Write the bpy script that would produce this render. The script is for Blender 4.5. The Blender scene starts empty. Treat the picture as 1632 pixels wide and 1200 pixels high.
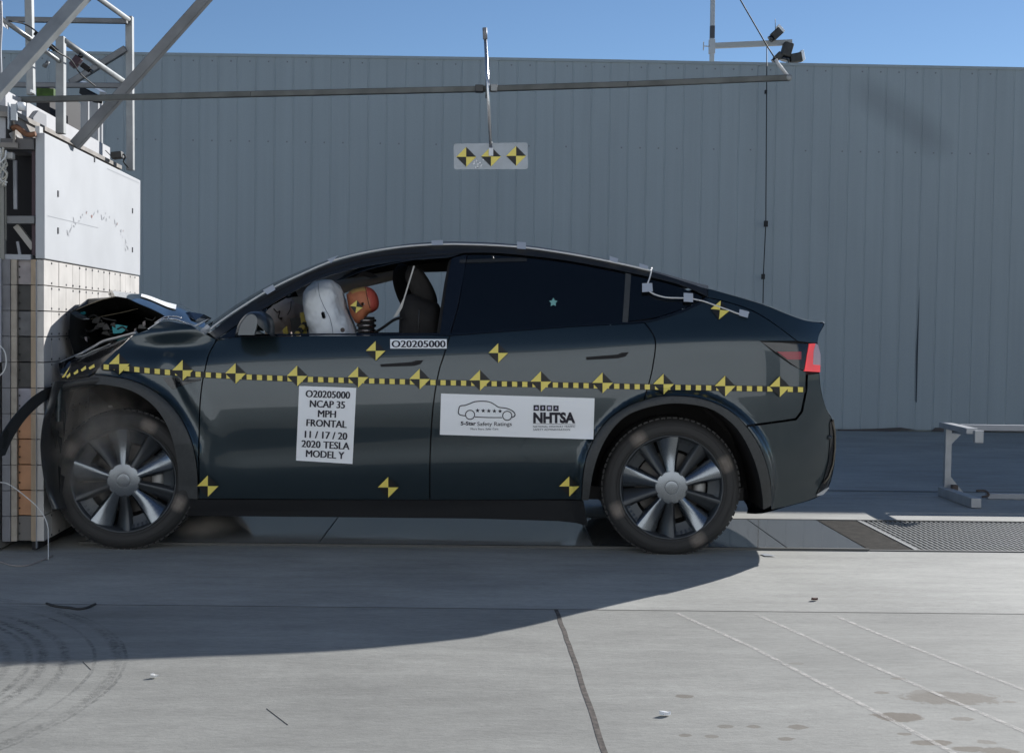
import bpy, bmesh, math, random
from mathutils import Vector, Matrix
random.seed(7)
S = bpy.context.scene
COL = S.collection
# ------------------------------------------------------------------ camera
F = 2025.0; CAMH = 1.157
VPX, VPY, ROLL = 765.0, 524.5, 0.0136
def _basis(yaw, pitch, roll):
    f = Vector((math.sin(yaw)*math.cos(pitch), math.cos(yaw)*math.cos(pitch), -math.sin(pitch)))
    r0 = Vector((math.cos(yaw), -math.sin(yaw), 0)); u0 = r0.cross(f)
    return f, r0*math.cos(roll)+u0*math.sin(roll), u0*math.cos(roll)-r0*math.sin(roll)
CF, CR, CU = _basis(math.radians(1.44), math.radians(2.12), ROLL)
CP = Vector((0, 0, CAMH))
def proj(p):
    d = Vector(p)-CP; w = d.dot(CF)
    return (816+F*d.dot(CR)/w, 600-F*d.dot(CU)/w)
def ray(px, py): return CF + CR*((px-816)/F) - CU*((py-600)/F)
def at(px, py, Y):
    d = ray(px, py); return CP + d*(Y/d.y)
def onx(px, py, X):
    d = ray(px, py); return CP + d*(X/d.x)
def gnd(px, py, z=0.0):
    d = ray(px, py); return CP + d*((z-CAMH)/d.z)
cam = bpy.data.cameras.new('camera'); cam.sensor_width = 36; cam.lens = 36*F/1632
cam.clip_end = 500; cam.clip_start = 0.05
camo = bpy.data.objects.new('camera', cam); COL.objects.link(camo)
camo.matrix_world = Matrix(((CR.x, CU.x, -CF.x, CP.x), (CR.y, CU.y, -CF.y, CP.y), (CR.z, CU.z, -CF.z, CP.z), (0, 0, 0, 1)))
S.camera = camo
# ------------------------------------------------------------------ light
SUN = Vector((1.50, 1.60, 1.0)).normalized()
EL = math.asin(SUN.z); AZ = math.atan2(SUN.x, SUN.y)
w = bpy.data.worlds.new('World'); S.world = w; w.use_nodes = True
nt = w.node_tree; bg = nt.nodes['Background']
sky = nt.nodes.new('ShaderNodeTexSky'); sky.sky_type = 'NISHITA'; sky.sun_disc = False
sky.sun_elevation = EL; sky.sun_rotation = AZ; sky.altitude = 1500; sky.air_density = 1.0; sky.dust_density = 0.1; sky.ozone_density = 4.0
nt.links.new(sky.outputs[0], bg.inputs[0]); bg.inputs[1].default_value = 0.068
sl = bpy.data.lights.new('sun', 'SUN'); sl.energy = 4.5; sl.angle = math.radians(0.5); sl.color = (1, 0.985, 0.96)
so = bpy.data.objects.new('sun', sl); COL.objects.link(so)
so.rotation_euler = SUN.to_track_quat('Z', 'Y').to_euler(); so.location = (6, 6, 8)
S.view_settings.view_transform = 'Standard'; S.view_settings.look = 'None'; S.view_settings.gamma = 1
S.view_settings.exposure = 0.55
S.cycles.volume_bounces = 3
# ------------------------------------------------------------------ materials
MATS = {}
def mat(name, col, rough=0.5, metal=0.0, coat=0.0, spec=0.5, noise=0.0, nscale=20.0, bump=0.0, stretch=(1, 1, 1), coat_r=0.05):
    if name in MATS: return MATS[name]
    m = bpy.data.materials.new(name); m.use_nodes = True
    n = m.node_tree.nodes; l = m.node_tree.links; b = n['Principled BSDF']
    b.inputs['Base Color'].default_value = (*col, 1); b.inputs['Roughness'].default_value = rough
    b.inputs['Metallic'].default_value = metal; b.inputs['Coat Weight'].default_value = coat; b.inputs['Coat Roughness'].default_value = coat_r
    b.inputs['Specular IOR Level'].default_value = spec
    if noise or bump:
        tc = n.new('ShaderNodeTexCoord'); mp = n.new('ShaderNodeMapping'); mp.inputs['Scale'].default_value = stretch
        l.new(tc.outputs['Object'], mp.inputs[0])
        t = n.new('ShaderNodeTexNoise'); t.inputs['Scale'].default_value = nscale; t.inputs['Detail'].default_value = 6
        l.new(mp.outputs[0], t.inputs[0])
        if noise:
            mr = n.new('ShaderNodeMapRange'); mr.inputs[1].default_value = .3; mr.inputs[2].default_value = .7
            mr.inputs[3].default_value = 1-noise; mr.inputs[4].default_value = 1+noise
            l.new(t.outputs[0], mr.inputs[0])
            mx = n.new('ShaderNodeVectorMath'); mx.operation = 'SCALE'; mx.inputs[0].default_value = col
            l.new(mr.outputs[0], mx.inputs[3]); l.new(mx.outputs[0], b.inputs['Base Color'])
        if bump:
            bp = n.new('ShaderNodeBump'); bp.inputs['Strength'].default_value = bump; bp.inputs['Distance'].default_value = .01
            l.new(t.outputs[0], bp.inputs['Height']); l.new(bp.outputs[0], b.inputs['Normal'])
    MATS[name] = m; return m
PAINT = mat('paint_dark_grey', (.021, .035, .042), .32, .5, 1.0, coat_r=.02)
BLACKGLOSS = mat('black_gloss', (.006, .007, .009), .08, 0, .5)
GLASSBLK = mat('privacy_glass', (.004, .005, .006), .03, 0, 0, .6)
TRIM = mat('trim_grey_plastic', (.052, .054, .054), .6, 0, 0, .4, noise=.12, nscale=60)
SILL = mat('sill_black', (.012, .012, .013), .5)
RUBBER = mat('rubber', (.022, .021, .02), .75, noise=.25, nscale=8)
DARK = mat('dark_interior', (.010, .009, .009), .8)
SEATM = mat('seat_fabric', (.013, .011, .010), .8, noise=.2, nscale=30)
LINER = mat('headliner', (.22, .21, .19), .9)
ALLOY = mat('alloy_silver', (.24, .26, .28), .26, .95)
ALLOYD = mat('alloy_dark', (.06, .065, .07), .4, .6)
STEELG = mat('galvanised', (.29, .30, .30), .5, .35, noise=.18, nscale=9)
WHITEP = mat('white_panel', (.42, .43, .445), .55, noise=.06, nscale=3)
WHITE = mat('label_white', (.90, .90, .90), .5)
INK = mat('ink', (.012, .010, .02), .6)
YEL = mat('target_yellow', (.86, .70, .15), .5)
TBLK = mat('target_black', (.012, .011, .010), .55)
SILVERT = mat('tape_silver', (.55, .57, .60), .4, .3)
CABLEW = mat('cable_white', (.62, .62, .6), .5)
CABLEB = mat('cable_black', (.008, .008, .008), .6)
RED = mat('red_plastic', (.45, .02, .02), .3)
AIRB = mat('airbag_white', (.78, .81, .83), .75, bump=.7, nscale=11)
TEAL = mat('teal_plastic', (.03, .32, .36), .5)
ORANGE = mat('dummy_orange', (.50, .17, .08), .6, noise=.1, nscale=30)
REDD = mat('dummy_red', (.48, .085, .06), .6)
TAN = mat('plywood_tan', (.34, .26, .18), .7, noise=.2, nscale=25, stretch=(1, 1, .2))
CELLO = mat('cell_plywood_orange', (.40, .20, .10), .6, noise=.15, nscale=12)
CELLD = mat('cell_dark', (.045, .043, .04), .6, noise=.3, nscale=14)
CELLP = mat('cell_pale', (.30, .27, .27), .7, noise=.25, nscale=14)
PURP = mat('post_purple', (.05, .025, .035), .6)
RUST = mat('rust', (.20, .09, .045), .8, noise=.4, nscale=20)
GREEN = mat('green_cover', (.05, .10, .015), .8, noise=.4, nscale=20)
PINK = mat('skin_vinyl', (.62, .52, .48), .7, bump=.2, nscale=12)
# ------------------------------------------------------------------ helpers
def tag(o, label=None, cat=None, group=None, kind=None):
    if label: o['label'] = label
    if cat: o['category'] = cat
    if group: o['group'] = group
    if kind: o['kind'] = kind
    return o
def empty(name, loc, label, cat, group=None):
    o = bpy.data.objects.new(name, None); COL.objects.link(o); o.location = loc; o.empty_display_size = .1
    return tag(o, label, cat, group)
def root_of(o):
    v = Vector((0, 0, 0))
    while o is not None: v = v + Vector(o.location); o = o.parent
    return v
def link(name, me, parent=None, mats=()):
    o = bpy.data.objects.new(name, me); COL.objects.link(o)
    for m in mats: me.materials.append(m)
    if parent is not None:
        off = root_of(parent); me.transform(Matrix.Translation(-off)); o.parent = parent
    return o
def recenter(o):
    """top-level mesh: put its origin at the middle of its base"""
    vs = [v.co for v in o.data.vertices]
    c = Vector(((min(v.x for v in vs)+max(v.x for v in vs))/2, (min(v.y for v in vs)+max(v.y for v in vs))/2, min(v.z for v in vs)))
    o.data.transform(Matrix.Translation(-c)); o.location = c
    return o
class MB:
    def __init__(s): s.b = bmesh.new()
    def face(s, pts, mi=0, smooth=False):
        f = s.b.faces.new([s.b.verts.new(p) for p in pts]); f.material_index = mi; f.smooth = smooth; return f
    def box(s, a, c, mi=0, bev=0.0):
        a = Vector(a); c = Vector(c)
        lo = Vector((min(a.x, c.x), min(a.y, c.y), min(a.z, c.z))); hi = Vector((max(a.x, c.x), max(a.y, c.y), max(a.z, c.z)))
        return s.obox((lo+hi)/2, Vector((1, 0, 0)), Vector((0, 1, 0)), Vector((0, 0, 1)), (hi-lo)/2, mi, bev)
    def obox(s, c, ax, ay, az, h, mi=0, bev=0.0):
        t = bmesh.new(); vs = []
        for i in (-1, 1):
            for j in (-1, 1):
                for k in (-1, 1): vs.append(t.verts.new(Vector(c)+ax*(i*h[0])+ay*(j*h[1])+az*(k*h[2])))
        for q in ((0, 1, 3, 2), (4, 6, 7, 5), (0, 4, 5, 1), (2, 3, 7, 6), (0, 2, 6, 4), (1, 5, 7, 3)): t.faces.new([vs[i] for i in q])
        bmesh.ops.recalc_face_normals(t, faces=t.faces[:])
        if bev: bmesh.ops.bevel(t, geom=t.edges[:], offset=bev, segments=2, affect='EDGES', profile=.5)
        s.add(t, mi)
    def add(s, t, mi=0, smooth=None):
        mp = {v: s.b.verts.new(v.co) for v in t.verts}
        for f in t.faces:
            try:
                n = s.b.faces.new([mp[v] for v in f.verts]); n.material_index = mi if mi >= 0 else f.material_index
                n.smooth = f.smooth if smooth is None else smooth
            except ValueError: pass
        t.free()
    def bar(s, p, q, wd, ht, mi=0, up=(0, 0, 1), bev=.002):
        p = Vector(p); q = Vector(q); d = (q-p); L = d.length; d.normalize()
        u = Vector(up); sx = d.cross(u)
        if sx.length < 1e-3: sx = d.cross(Vector((0, 1, 0)))
        sx.normalize(); u = sx.cross(d)
        s.obox((p+q)/2, d, sx, u, (L/2, wd/2, ht/2), mi, bev)
    def tube(s, pts, r, mi=0, n=8, cap=True):
        pts = [Vector(p) for p in pts]; rr = r if isinstance(r, (list, tuple)) else [r]*len(pts)
        rings = []; pu = None
        for i, p in enumerate(pts):
            d = (pts[min(i+1, len(pts)-1)]-pts[max(i-1, 0)]).normalized()
            if pu is None:
                pu = d.cross(Vector((0, 0, 1)))
                if pu.length < .05: pu = d.cross(Vector((0, 1, 0)))
            pu = (pu - d*pu.dot(d)).normalized(); v = d.cross(pu)
            rings.append([s.b.verts.new(p+(pu*math.cos(2*math.pi*k/n)+v*math.sin(2*math.pi*k/n))*rr[i]) for k in range(n)])
        for a, c in zip(rings, rings[1:]):
            for k in range(n):
                f = s.b.faces.new((a[k], a[(k+1) % n], c[(k+1) % n], c[k])); f.smooth = True; f.material_index = mi
        if cap:
            for rg in (rings[0][::-1], rings[-1]):
                f = s.b.faces.new(rg); f.material_index = mi
    def grid(s, rows, mi=0, smooth=True):
        vs = [[s.b.verts.new(p) for p in r] for r in rows]
        for a, c in zip(vs, vs[1:]):
            for k in range(len(a)-1):
                f = s.b.faces.new((a[k], a[k+1], c[k+1], c[k])); f.smooth = smooth; f.material_index = mi
        return vs
    def lathe(s, prof, c, axis='Y', n=48, mi=0, sgn=1):
        """prof: (radius, offset along axis)"""
        c = Vector(c); rings = []
        for r, o in prof:
            rg = []
            for k in range(n):
                a = 2*math.pi*k/n
                if axis == 'Y': p = Vector((r*math.cos(a), sgn*o, r*math.sin(a)))
                elif axis == 'Z': p = Vector((r*math.cos(a), r*math.sin(a), o))
                else: p = Vector((o, r*math.cos(a), r*math.sin(a)))
                rg.append(s.b.verts.new(c+p))
            rings.append(rg)
        for a, b2 in zip(rings, rings[1:]):
            for k in range(n):
                f = s.b.faces.new((a[k], a[(k+1) % n], b2[(k+1) % n], b2[k])); f.smooth = True; f.material_index = mi
        return rings
    def prism(s, poly, ext, mi=0, bev=0.0):
        t = bmesh.new(); ext = Vector(ext)
        a = [t.verts.new(p) for p in poly]; b2 = [t.verts.new(Vector(p)+ext) for p in poly]; n = len(a)
        t.faces.new(a[::-1]); t.faces.new(b2)
        for k in range(n): t.faces.new((a[k], a[(k+1) % n], b2[(k+1) % n], b2[k]))
        bmesh.ops.recalc_face_normals(t, faces=t.faces[:])
        if bev: bmesh.ops.bevel(t, geom=t.edges[:], offset=bev, segments=2, affect='EDGES', profile=.5)
        s.add(t, mi)
    def build(s, name, mats, parent=None, recalc=False, weld=False):
        if weld: bmesh.ops.remove_doubles(s.b, verts=s.b.verts[:], dist=1e-5)
        if recalc: bmesh.ops.recalc_face_normals(s.b, faces=s.b.faces[:])
        me = bpy.data.meshes.new(name); s.b.to_mesh(me); s.b.free()
        o = link(name, me, parent, mats if isinstance(mats, (list, tuple)) else [mats])
        return o
def cr(pts, n=6):
    """Catmull-Rom through pts"""
    out = []; P = [Vector(p) for p in pts]
    for i in range(len(P)-1):
        p0 = P[max(i-1, 0)]; p1 = P[i]; p2 = P[i+1]; p3 = P[min(i+2, len(P)-1)]
        for k in range(n):
            t = k/n
            out.append(.5*((2*p1)+(p2-p0)*t+(2*p0-5*p1+4*p2-p3)*t*t+(3*p1-p0-3*p2+p3)*t**3))
    out.append(P[-1]); return out
# ================================================================== SETTING
def ground_mat():
    m = bpy.data.materials.new('concrete_floor'); m.use_nodes = True
    n = m.node_tree.nodes; l = m.node_tree.links; b = n['Principled BSDF']
    geo = n.new('ShaderNodeNewGeometry')
    def noise(scale, stretch, det=8, rough=.6):
        mp = n.new('ShaderNodeMapping'); mp.inputs['Scale'].default_value = stretch; l.new(geo.outputs['Position'], mp.inputs[0])
        t = n.new('ShaderNodeTexNoise'); t.inputs['Scale'].default_value = scale; t.inputs['Detail'].default_value = det; t.inputs['Roughness'].default_value = rough
        l.new(mp.outputs[0], t.inputs[0]); return t.outputs[0]
    def mr(x, a, c, d, e):
        q = n.new('ShaderNodeMapRange'); q.inputs[1].default_value = a; q.inputs[2].default_value = c; q.inputs[3].default_value = d; q.inputs[4].default_value = e
        l.new(x, q.inputs[0]); return q.outputs[0]
    def mul(x, y):
        q = n.new('ShaderNodeMath'); q.operation = 'MULTIPLY'; l.new(x, q.inputs[0])
        if isinstance(y, float): q.inputs[1].default_value = y
        else: l.new(y, q.inputs[1])
        return q.outputs[0]
    def math_(op, x, y):
        q = n.new('ShaderNodeMath'); q.operation = op
        for i, v in enumerate((x, y)):
            if isinstance(v, (int, float)): q.inputs[i].default_value = v
            else: l.new(v, q.inputs[i])
        return q.outputs[0]
    v = mr(noise(.9, (1, 1.6, 1)), .3, .7, .78, 1.12)
    v = mul(v, mr(noise(5, (.5, 2.2, 1)), .3, .7, .86, 1.09))
    v = mul(v, mr(noise(60, (.35, 1, 1), 4), .3, .7, .87, 1.08))
    v = mul(v, mr(noise(220, (.6, 1, 1), 3), .30, .41, .72, 1.0))
    v = mul(v, mr(noise(14, (.25, 2.0, 1), 10, .75), .60, .72, 1.0, .78))
    sep = n.new('ShaderNodeSeparateXYZ'); l.new(geo.outputs['Position'], sep.inputs[0])
    # newer, paler pour beside the trench
    v = mul(v, mr(sep.outputs[1], YJ-.004, YJ+.004, .80, 1.0))
    # scoured rings, front left
    dx = math_('SUBTRACT', sep.outputs[0], RINGC[0]); dy = math_('SUBTRACT', sep.outputs[1], RINGC[1])
    r = math_('SQRT', math_('ADD', math_('MULTIPLY', dx, dx), math_('MULTIPLY', dy, dy)), 0)
    wob = math_('MULTIPLY', math_('SUBTRACT', noise(9, (1, 1, 1)), .5), .022)
    r = math_('ADD', r, wob)
    brk = mr(noise(38, (1, 1, 1), 5, .75), .44, .54, 0, 1)
    tot = None
    for R, wd, dp in RINGS:
        k = math_('ABSOLUTE', math_('SUBTRACT', r, R), 0)
        k = mr(k, wd*.35, wd, dp*1.0, 0.0); tot = k if tot is None else math_('MAXIMUM', tot, k)
    tot = math_('MULTIPLY', tot, mr(math_('MULTIPLY', brk, mr(noise(2.5, (1, 1, 1), 4), .40, .62, .15, 1)), 0, 1, .12, 1.3))
    v = mul(v, math_('SUBTRACT', 1.0, tot))
    # oil and water stains
    vec = n.new('ShaderNodeVectorMath'); vec.operation = 'SCALE'; vec.inputs[0].default_value = (.375, .368, .335)
    l.new(v, vec.inputs[3]); colr = vec.outputs[0]
    st = None
    warp = noise(22, (1, 1, 1), 5, .65)
    for (x, y, rx, ry, dp) in STAINS:
        a = math_('DIVIDE', math_('SUBTRACT', sep.outputs[0], x), rx); c = math_('DIVIDE', math_('SUBTRACT', sep.outputs[1], y), ry)
        d = math_('SQRT', math_('ADD', math_('MULTIPLY', a, a), math_('MULTIPLY', c, c)), 0)
        d = math_('ADD', d, math_('MULTIPLY', math_('SUBTRACT', warp, .5), 1.3))
        k = mr(d, .85, 1.05, dp, 0.0); st = k if st is None else math_('MAXIMUM', st, k)
    mx = n.new('ShaderNodeMix'); mx.data_type = 'RGBA'; l.new(st, mx.inputs['Factor']); l.new(colr, mx.inputs['A']); mx.inputs['B'].default_value = (.115, .088, .058, 1)
    l.new(mx.outputs['Result'], b.inputs['Base Color']); b.inputs['Roughness'].default_value = .8
    bp = n.new('ShaderNodeBump'); bp.inputs['Strength'].default_value = .35; bp.inputs['Distance'].default_value = .004
    h = math_('SUBTRACT', noise(120, (.5, 1, 1), 5), math_('MULTIPLY', tot, 1.5)); l.new(h, bp.inputs['Height']); l.new(bp.outputs[0], b.inputs['Normal'])
    return m
YJ = gnd(1250, 974).y
g0 = gnd(193, 1050); g1 = gnd(0, 1195); g2 = gnd(120, 985)
RINGC = (-2.63, 4.025)
RINGS = [(1.462, .009, .42), (1.435, .024, .38), (1.36, .009, .42), (1.262, .020, .42), (1.19, .022, .45), (1.145, .016, .40), (1.075, .022, .45), (1.01, .018, .4), (.94, .022, .45), (.86, .018, .4), (.77, .02, .4)]
STAINS = []
for (px, py, a, c, dp) in ((1515, 1112, .16, .075, .5), (1480, 1106, .06, .05, .35), (1432, 1142, .075, .05, .72), (1090, 1109, .03, .022, .5), (1155, 1157, .025, .018, .4), (1200, 1157, .022, .016, .45), (1272, 1158, .03, .022, .5), (1253, 1177, .025, .018, .5), (1093, 1171, .022, .016, .45), (1134, 1173, .022, .016, .4), (1405, 1103, .025, .016, .45), (1432, 1081, .03, .016, .4), (1455, 1109, .03, .018, .4), (1535, 1145, .036, .02, .45), (1610, 1118, .028, .014, .4), (1485, 1183, .06, .026, .6), (1442, 1169, .02, .014, .5), (1545, 1193, .05, .025, .6), (1590, 1196, .06, .03, .6), (1570, 1182, .03, .02, .4), (1270, 1057, .03, .014, .3)):
    p = gnd(px, py); STAINS.append((p.x, p.y, a, c, min(.85, dp*1.3)))
# trench opening (runs along the car's path)
TX0, TX1 = -2.1, 6.0
TY0 = gnd(1000, 874).y; TY1 = gnd(1250, 829).y
mb = MB()
def gq(x0, x1, y0, y1):
    nx = max(1, int((x1-x0)/8)); 
    mb.face([(x0, y0, 0), (x1, y0, 0), (x1, y1, 0), (x0, y1, 0)])
gq(-150, 150, -60, TY0); gq(-150, 150, TY1, 250); gq(-150, TX0, TY0, TY1); gq(TX1, 150, TY0, TY1)
# trench sides
for a, c in (((TX0, TY0), (TX1, TY0)), ((TX1, TY0), (TX1, TY1)), ((TX1, TY1), (TX0, TY1)), ((TX0, TY1), (TX0, TY0))):
    mb.face([(a[0], a[1], 0), (a[0], a[1], -.25), (c[0], c[1], -.25), (c[0], c[1], 0)])
mb.face([(TX0, TY0, -.25), (TX1, TY0, -.25), (TX1, TY1, -.25), (TX0, TY1, -.25)])
gr = mb.build('ground', ground_mat(), recalc=False, weld=True); gr['kind'] = 'structure'
# joints in the slab
JOINT = mat('joint_sealant', (.085, .07, .06), .9, noise=.7, nscale=40)
JOINTD = mat('joint_dark', (.06, .055, .05), .9)  # dark colour of the plain slab joints
mb = MB()
p0 = gnd(886, 971); p1 = gnd(908, 1030); p2 = gnd(966, 1205); p3 = p2+(p2-p1)*2
wj = .0085
for a, c in ((p0, p1), (p1, p2), (p2, p3)):
    N = 14; 
    for k in range(N):
        u = a.lerp(c, k/N); v = a.lerp(c, (k+1)/N); j1 = .0015*math.sin(k*7.3+a.y); j2 = .0015*math.sin((k+1)*7.3+a.y) if k < N-1 else 0
        if k == 0: j1 = 0
        mb.face([(u.x-wj+j1, u.y, .0012), (u.x+wj+j1, u.y, .0012), (v.x+wj+j2, v.y, .0012), (v.x-wj+j2, v.y, .0012)][::-1])
o = mb.build('expansion_joint', JOINT); o['kind'] = 'structure'
mb = MB()
a = gnd(850, 970.6); c = gnd(1632, 978.5); d = (c-a).normalized(); a = a-d*2.2; c = c+d*4
mb.face([(a.x, a.y-.003, .0012), (c.x, c.y-.003, .0012), (c.x, c.y+.003, .0012), (a.x, a.y+.003, .0012)])
yj = gnd(1400, 783).y
mb.face([(-9, yj-.012, .004), (12, yj-.012, .004), (12, yj+.012, .004), (-9, yj+.012, .004)])
o = mb.build('slab_joint', JOINTD); o['kind'] = 'structure'
# faded painted lines
def line_mat():
    m = bpy.data.materials.new('faded_line_paint'); m.use_nodes = True
    n = m.node_tree.nodes; l = m.node_tree.links; b = n['Principled BSDF']; b.inputs['Base Color'].default_value = (.66, .62, .57, 1); b.inputs['Roughness'].default_value = .8
    g = n.new('ShaderNodeNewGeometry'); t = n.new('ShaderNodeTexNoise'); t.inputs['Scale'].default_value = 26; t.inputs['Detail'].default_value = 6; t.inputs['Roughness'].default_value = .7
    l.new(g.outputs['Position'], t.inputs[0]); q = n.new('ShaderNodeMapRange'); q.inputs[1].default_value = .40; q.inputs[2].default_value = .62; q.inputs[3].default_value = .12; q.inputs[4].default_value = .72
    l.new(t.outputs[0], q.inputs[0]); l.new(q.outputs[0], b.inputs['Alpha'])
    return m
LINEM = line_mat()
for pts in (((1078, 977), (1200, 1032), (1390, 1131), (1520, 1200)), ((1205, 979), (1330, 1035), (1480, 1100), (1640, 1169)), ((1330, 981), (1400, 1010), (1510, 1053), (1640, 1102))):
    mb = MB(); q = [gnd(*p) for p in pts]; q.append(q[-1]+(q[-1]-q[-2])*.8)
    for a, c in zip(q, q[1:]):
        d = (c-a).normalized(); s_ = Vector((-d.y, d.x, 0))*.0095
        mb.face([(a-s_)+Vector((0, 0, .0012)), (c-s_)+Vector((0, 0, .0012)), (c+s_)+Vector((0, 0, .0012)), (a+s_)+Vector((0, 0, .0012))][::-1])
    o = mb.build('painted_line', LINEM); o['kind'] = 'structure'
# ------------------------------------------------------------------ metal wall
YW = gnd(1400, 687).y
def wall_mat():
    m = mat('wall_sheet', (.335, .378, .385), .55, .0, 0, .4)
    n = m.node_tree.nodes; l = m.node_tree.links; b = n['Principled BSDF']
    g = n.new('ShaderNodeNewGeometry')
    def noise(sc, st, det):
        mp = n.new('ShaderNodeMapping'); mp.inputs['Scale'].default_value = st; l.new(g.outputs['Position'], mp.inputs[0])
        t = n.new('ShaderNodeTexNoise'); t.inputs['Scale'].default_value = sc; t.inputs['Detail'].default_value = det; l.new(mp.outputs[0], t.inputs[0]); return t.outputs[0]
    def mr(x, a, c, d, e):
        q = n.new('ShaderNodeMapRange'); q.inputs[1].default_value = a; q.inputs[2].default_value = c; q.inputs[3].default_value = d; q.inputs[4].default_value = e; l.new(x, q.inputs[0]); return q.outputs[0]
    def M(op, x, y):
        q = n.new('ShaderNodeMath'); q.operation = op
        for i, v in enumerate((x, y)):
            if isinstance(v, (int, float)): q.inputs[i].default_value = v
            else: l.new(v, q.inputs[i])
        return q.outputs[0]
    v = M('MULTIPLY', mr(noise(.6, (1, 1, .5), 4), .3, .7, .95, 1.05), mr(noise(3, (4, 1, .12), 6), .3, .7, .96, 1.035))
    v = M('MULTIPLY', v, mr(noise(90, (1, 1, 1), 3), .3, .7, .965, 1.03))
    # long soft diagonal band, upper right, darker than the sheet
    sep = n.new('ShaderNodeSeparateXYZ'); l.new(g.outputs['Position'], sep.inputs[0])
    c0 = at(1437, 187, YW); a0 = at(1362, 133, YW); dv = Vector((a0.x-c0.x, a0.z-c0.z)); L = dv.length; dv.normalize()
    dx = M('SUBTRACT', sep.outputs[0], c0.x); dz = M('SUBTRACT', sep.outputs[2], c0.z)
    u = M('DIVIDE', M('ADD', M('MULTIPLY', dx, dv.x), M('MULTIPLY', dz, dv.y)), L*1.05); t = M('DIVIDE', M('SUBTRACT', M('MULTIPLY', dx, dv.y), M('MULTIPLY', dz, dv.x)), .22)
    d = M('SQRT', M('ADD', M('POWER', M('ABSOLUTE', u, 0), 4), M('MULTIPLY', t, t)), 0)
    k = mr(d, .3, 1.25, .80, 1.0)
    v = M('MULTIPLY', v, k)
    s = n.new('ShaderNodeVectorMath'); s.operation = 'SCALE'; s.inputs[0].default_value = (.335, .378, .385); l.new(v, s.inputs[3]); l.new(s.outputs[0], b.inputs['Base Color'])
    bp = n.new('ShaderNodeBump'); bp.inputs['Strength'].default_value = .15; bp.inputs['Distance'].default_value = .03; l.new(noise(1.3, (1, 1, .6), 3), bp.inputs['Height']); l.new(bp.outputs[0], b.inputs['Normal'])
    return m
WALLM = wall_mat()
wl = empty('metal_wall', (0, YW, 0), 'long grey ribbed sheet metal wall standing behind the crashed car', 'wall')
PITCH = (at(1500, 400, YW).x-at(1471, 400, YW).x)
def wtop(x):
    # the eave steps down gently to the right as in the photo
    a = at(220, 86, YW); c = at(816, 94.5, YW); e = at(1632, 110, YW)
    if x < c.x: return a.z+(c.z-a.z)*(x-a.x)/(c.x-a.x)
    return c.z+(e.z-c.z)*(x-c.x)/(e.x-c.x)
mb = MB(); xs = []
x = -9.0
prof = []
while x < 12.0:
    prof += [(x, 0), (x+PITCH*.86, 0.0), (x+PITCH*.91, .0065), (x+PITCH*.925, .007), (x+PITCH*.945, .0065), (x+PITCH*.985, 0.0)]
    x += PITCH
rows = []
for (x, dy) in prof:
    rows.append([Vector((x, YW+dy, 0.02)), Vector((x, YW+dy, 2.0)), Vector((x, YW+dy, wtop(x)))])
mb.grid(rows, smooth=False)
mb.box((-9, YW+.05, 0), (12, YW+.35, 3.9))
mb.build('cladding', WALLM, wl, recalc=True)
mb = MB()
pp = [Vector((x_, YW-.012, wtop(x_))) for x_ in [-9+i*1.5 for i in range(15)]]
for a, c in zip(pp, pp[1:]): mb.prism([a+Vector((0, 0, -.018)), a+Vector((0, 0, .015)), a+Vector((0, .38, .015)), a+Vector((0, .38, -.018))], c-a)
mb.build('cap_flashing', WALLM, wl)
mb = MB()
SCREWM = mat('fastener', (.20, .205, .21), .5, .1)
for i in range(72):
    xx = -6.5+i*PITCH
    for zz in (wtop(xx)-.07, 3.32):
        if random.random() < .7: mb.box((xx+.03, YW-.005, zz-.009), (xx+.046, YW+.001, zz+.008))
mb.build('fastener', SCREWM, wl)
mb = MB()   # sprung seam and rust line at the foot
a, c = at(1466, 452, YW-.01), at(1461, 642, YW-.01)
mb.face([a, at(1463, 560, YW-.012), c, at(1459.5, 640, YW-.012), at(1460.5, 560, YW-.012)])
mb.build('open_seam', mat('seam_dark', (.02, .03, .04), .7), wl)
mb = MB(); pts = [at(1335, 684.5, YW-.02), at(1395, 683, YW-.02), at(1435, 681, YW-.02), at(1461, 685, YW-.02), at(1400, 688, YW-.02), at(1335, 687, YW-.02)]
mb.face(pts); mb.face([at(1484, 687, YW-.02), at(1490, 681.5, YW-.02), at(1640, 680, YW-.02), at(1640, 688, YW-.02)][::-1])
mb.build('rust_streak', mat('foot_rust', (.085, .075, .07), .8), wl)
# ------------------------------------------------------------------ unseen white hall, added behind the camera to bounce sunlight
bd = empty('bounce_hall', (2, -7, 0), 'unseen white hall with a dark roller door, added behind the camera as a sunlight bounce', 'bounce_hall')
HALLM = mat('bounce_sheet', (.78, .80, .81), .7, 0, 0, .2, noise=.05, nscale=.8)
mb = MB(); mb.box((-17, -14, 0), (21, -7, 7.8)); mb.build('wall', HALLM, bd)
mb = MB(); mb.box((-17.3, -14.3, 7.805), (21.3, -6.7, 8.0)); mb.build('roof', mat('hall_roof', (.35, .35, .35), .7), bd)
mb = MB(); mb.box((9.0, -7.003, 0.01), (12.5, -6.96, 3.6)); mb.build('roller_door', mat('roller_door', (.10, .11, .12), .5), bd)
mb = MB(); mb.box((-6, -7.003, 0.01), (-5.0, -6.97, 2.1)); mb.build('door', mat('hall_door', (.12, .13, .15), .5), bd)
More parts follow.
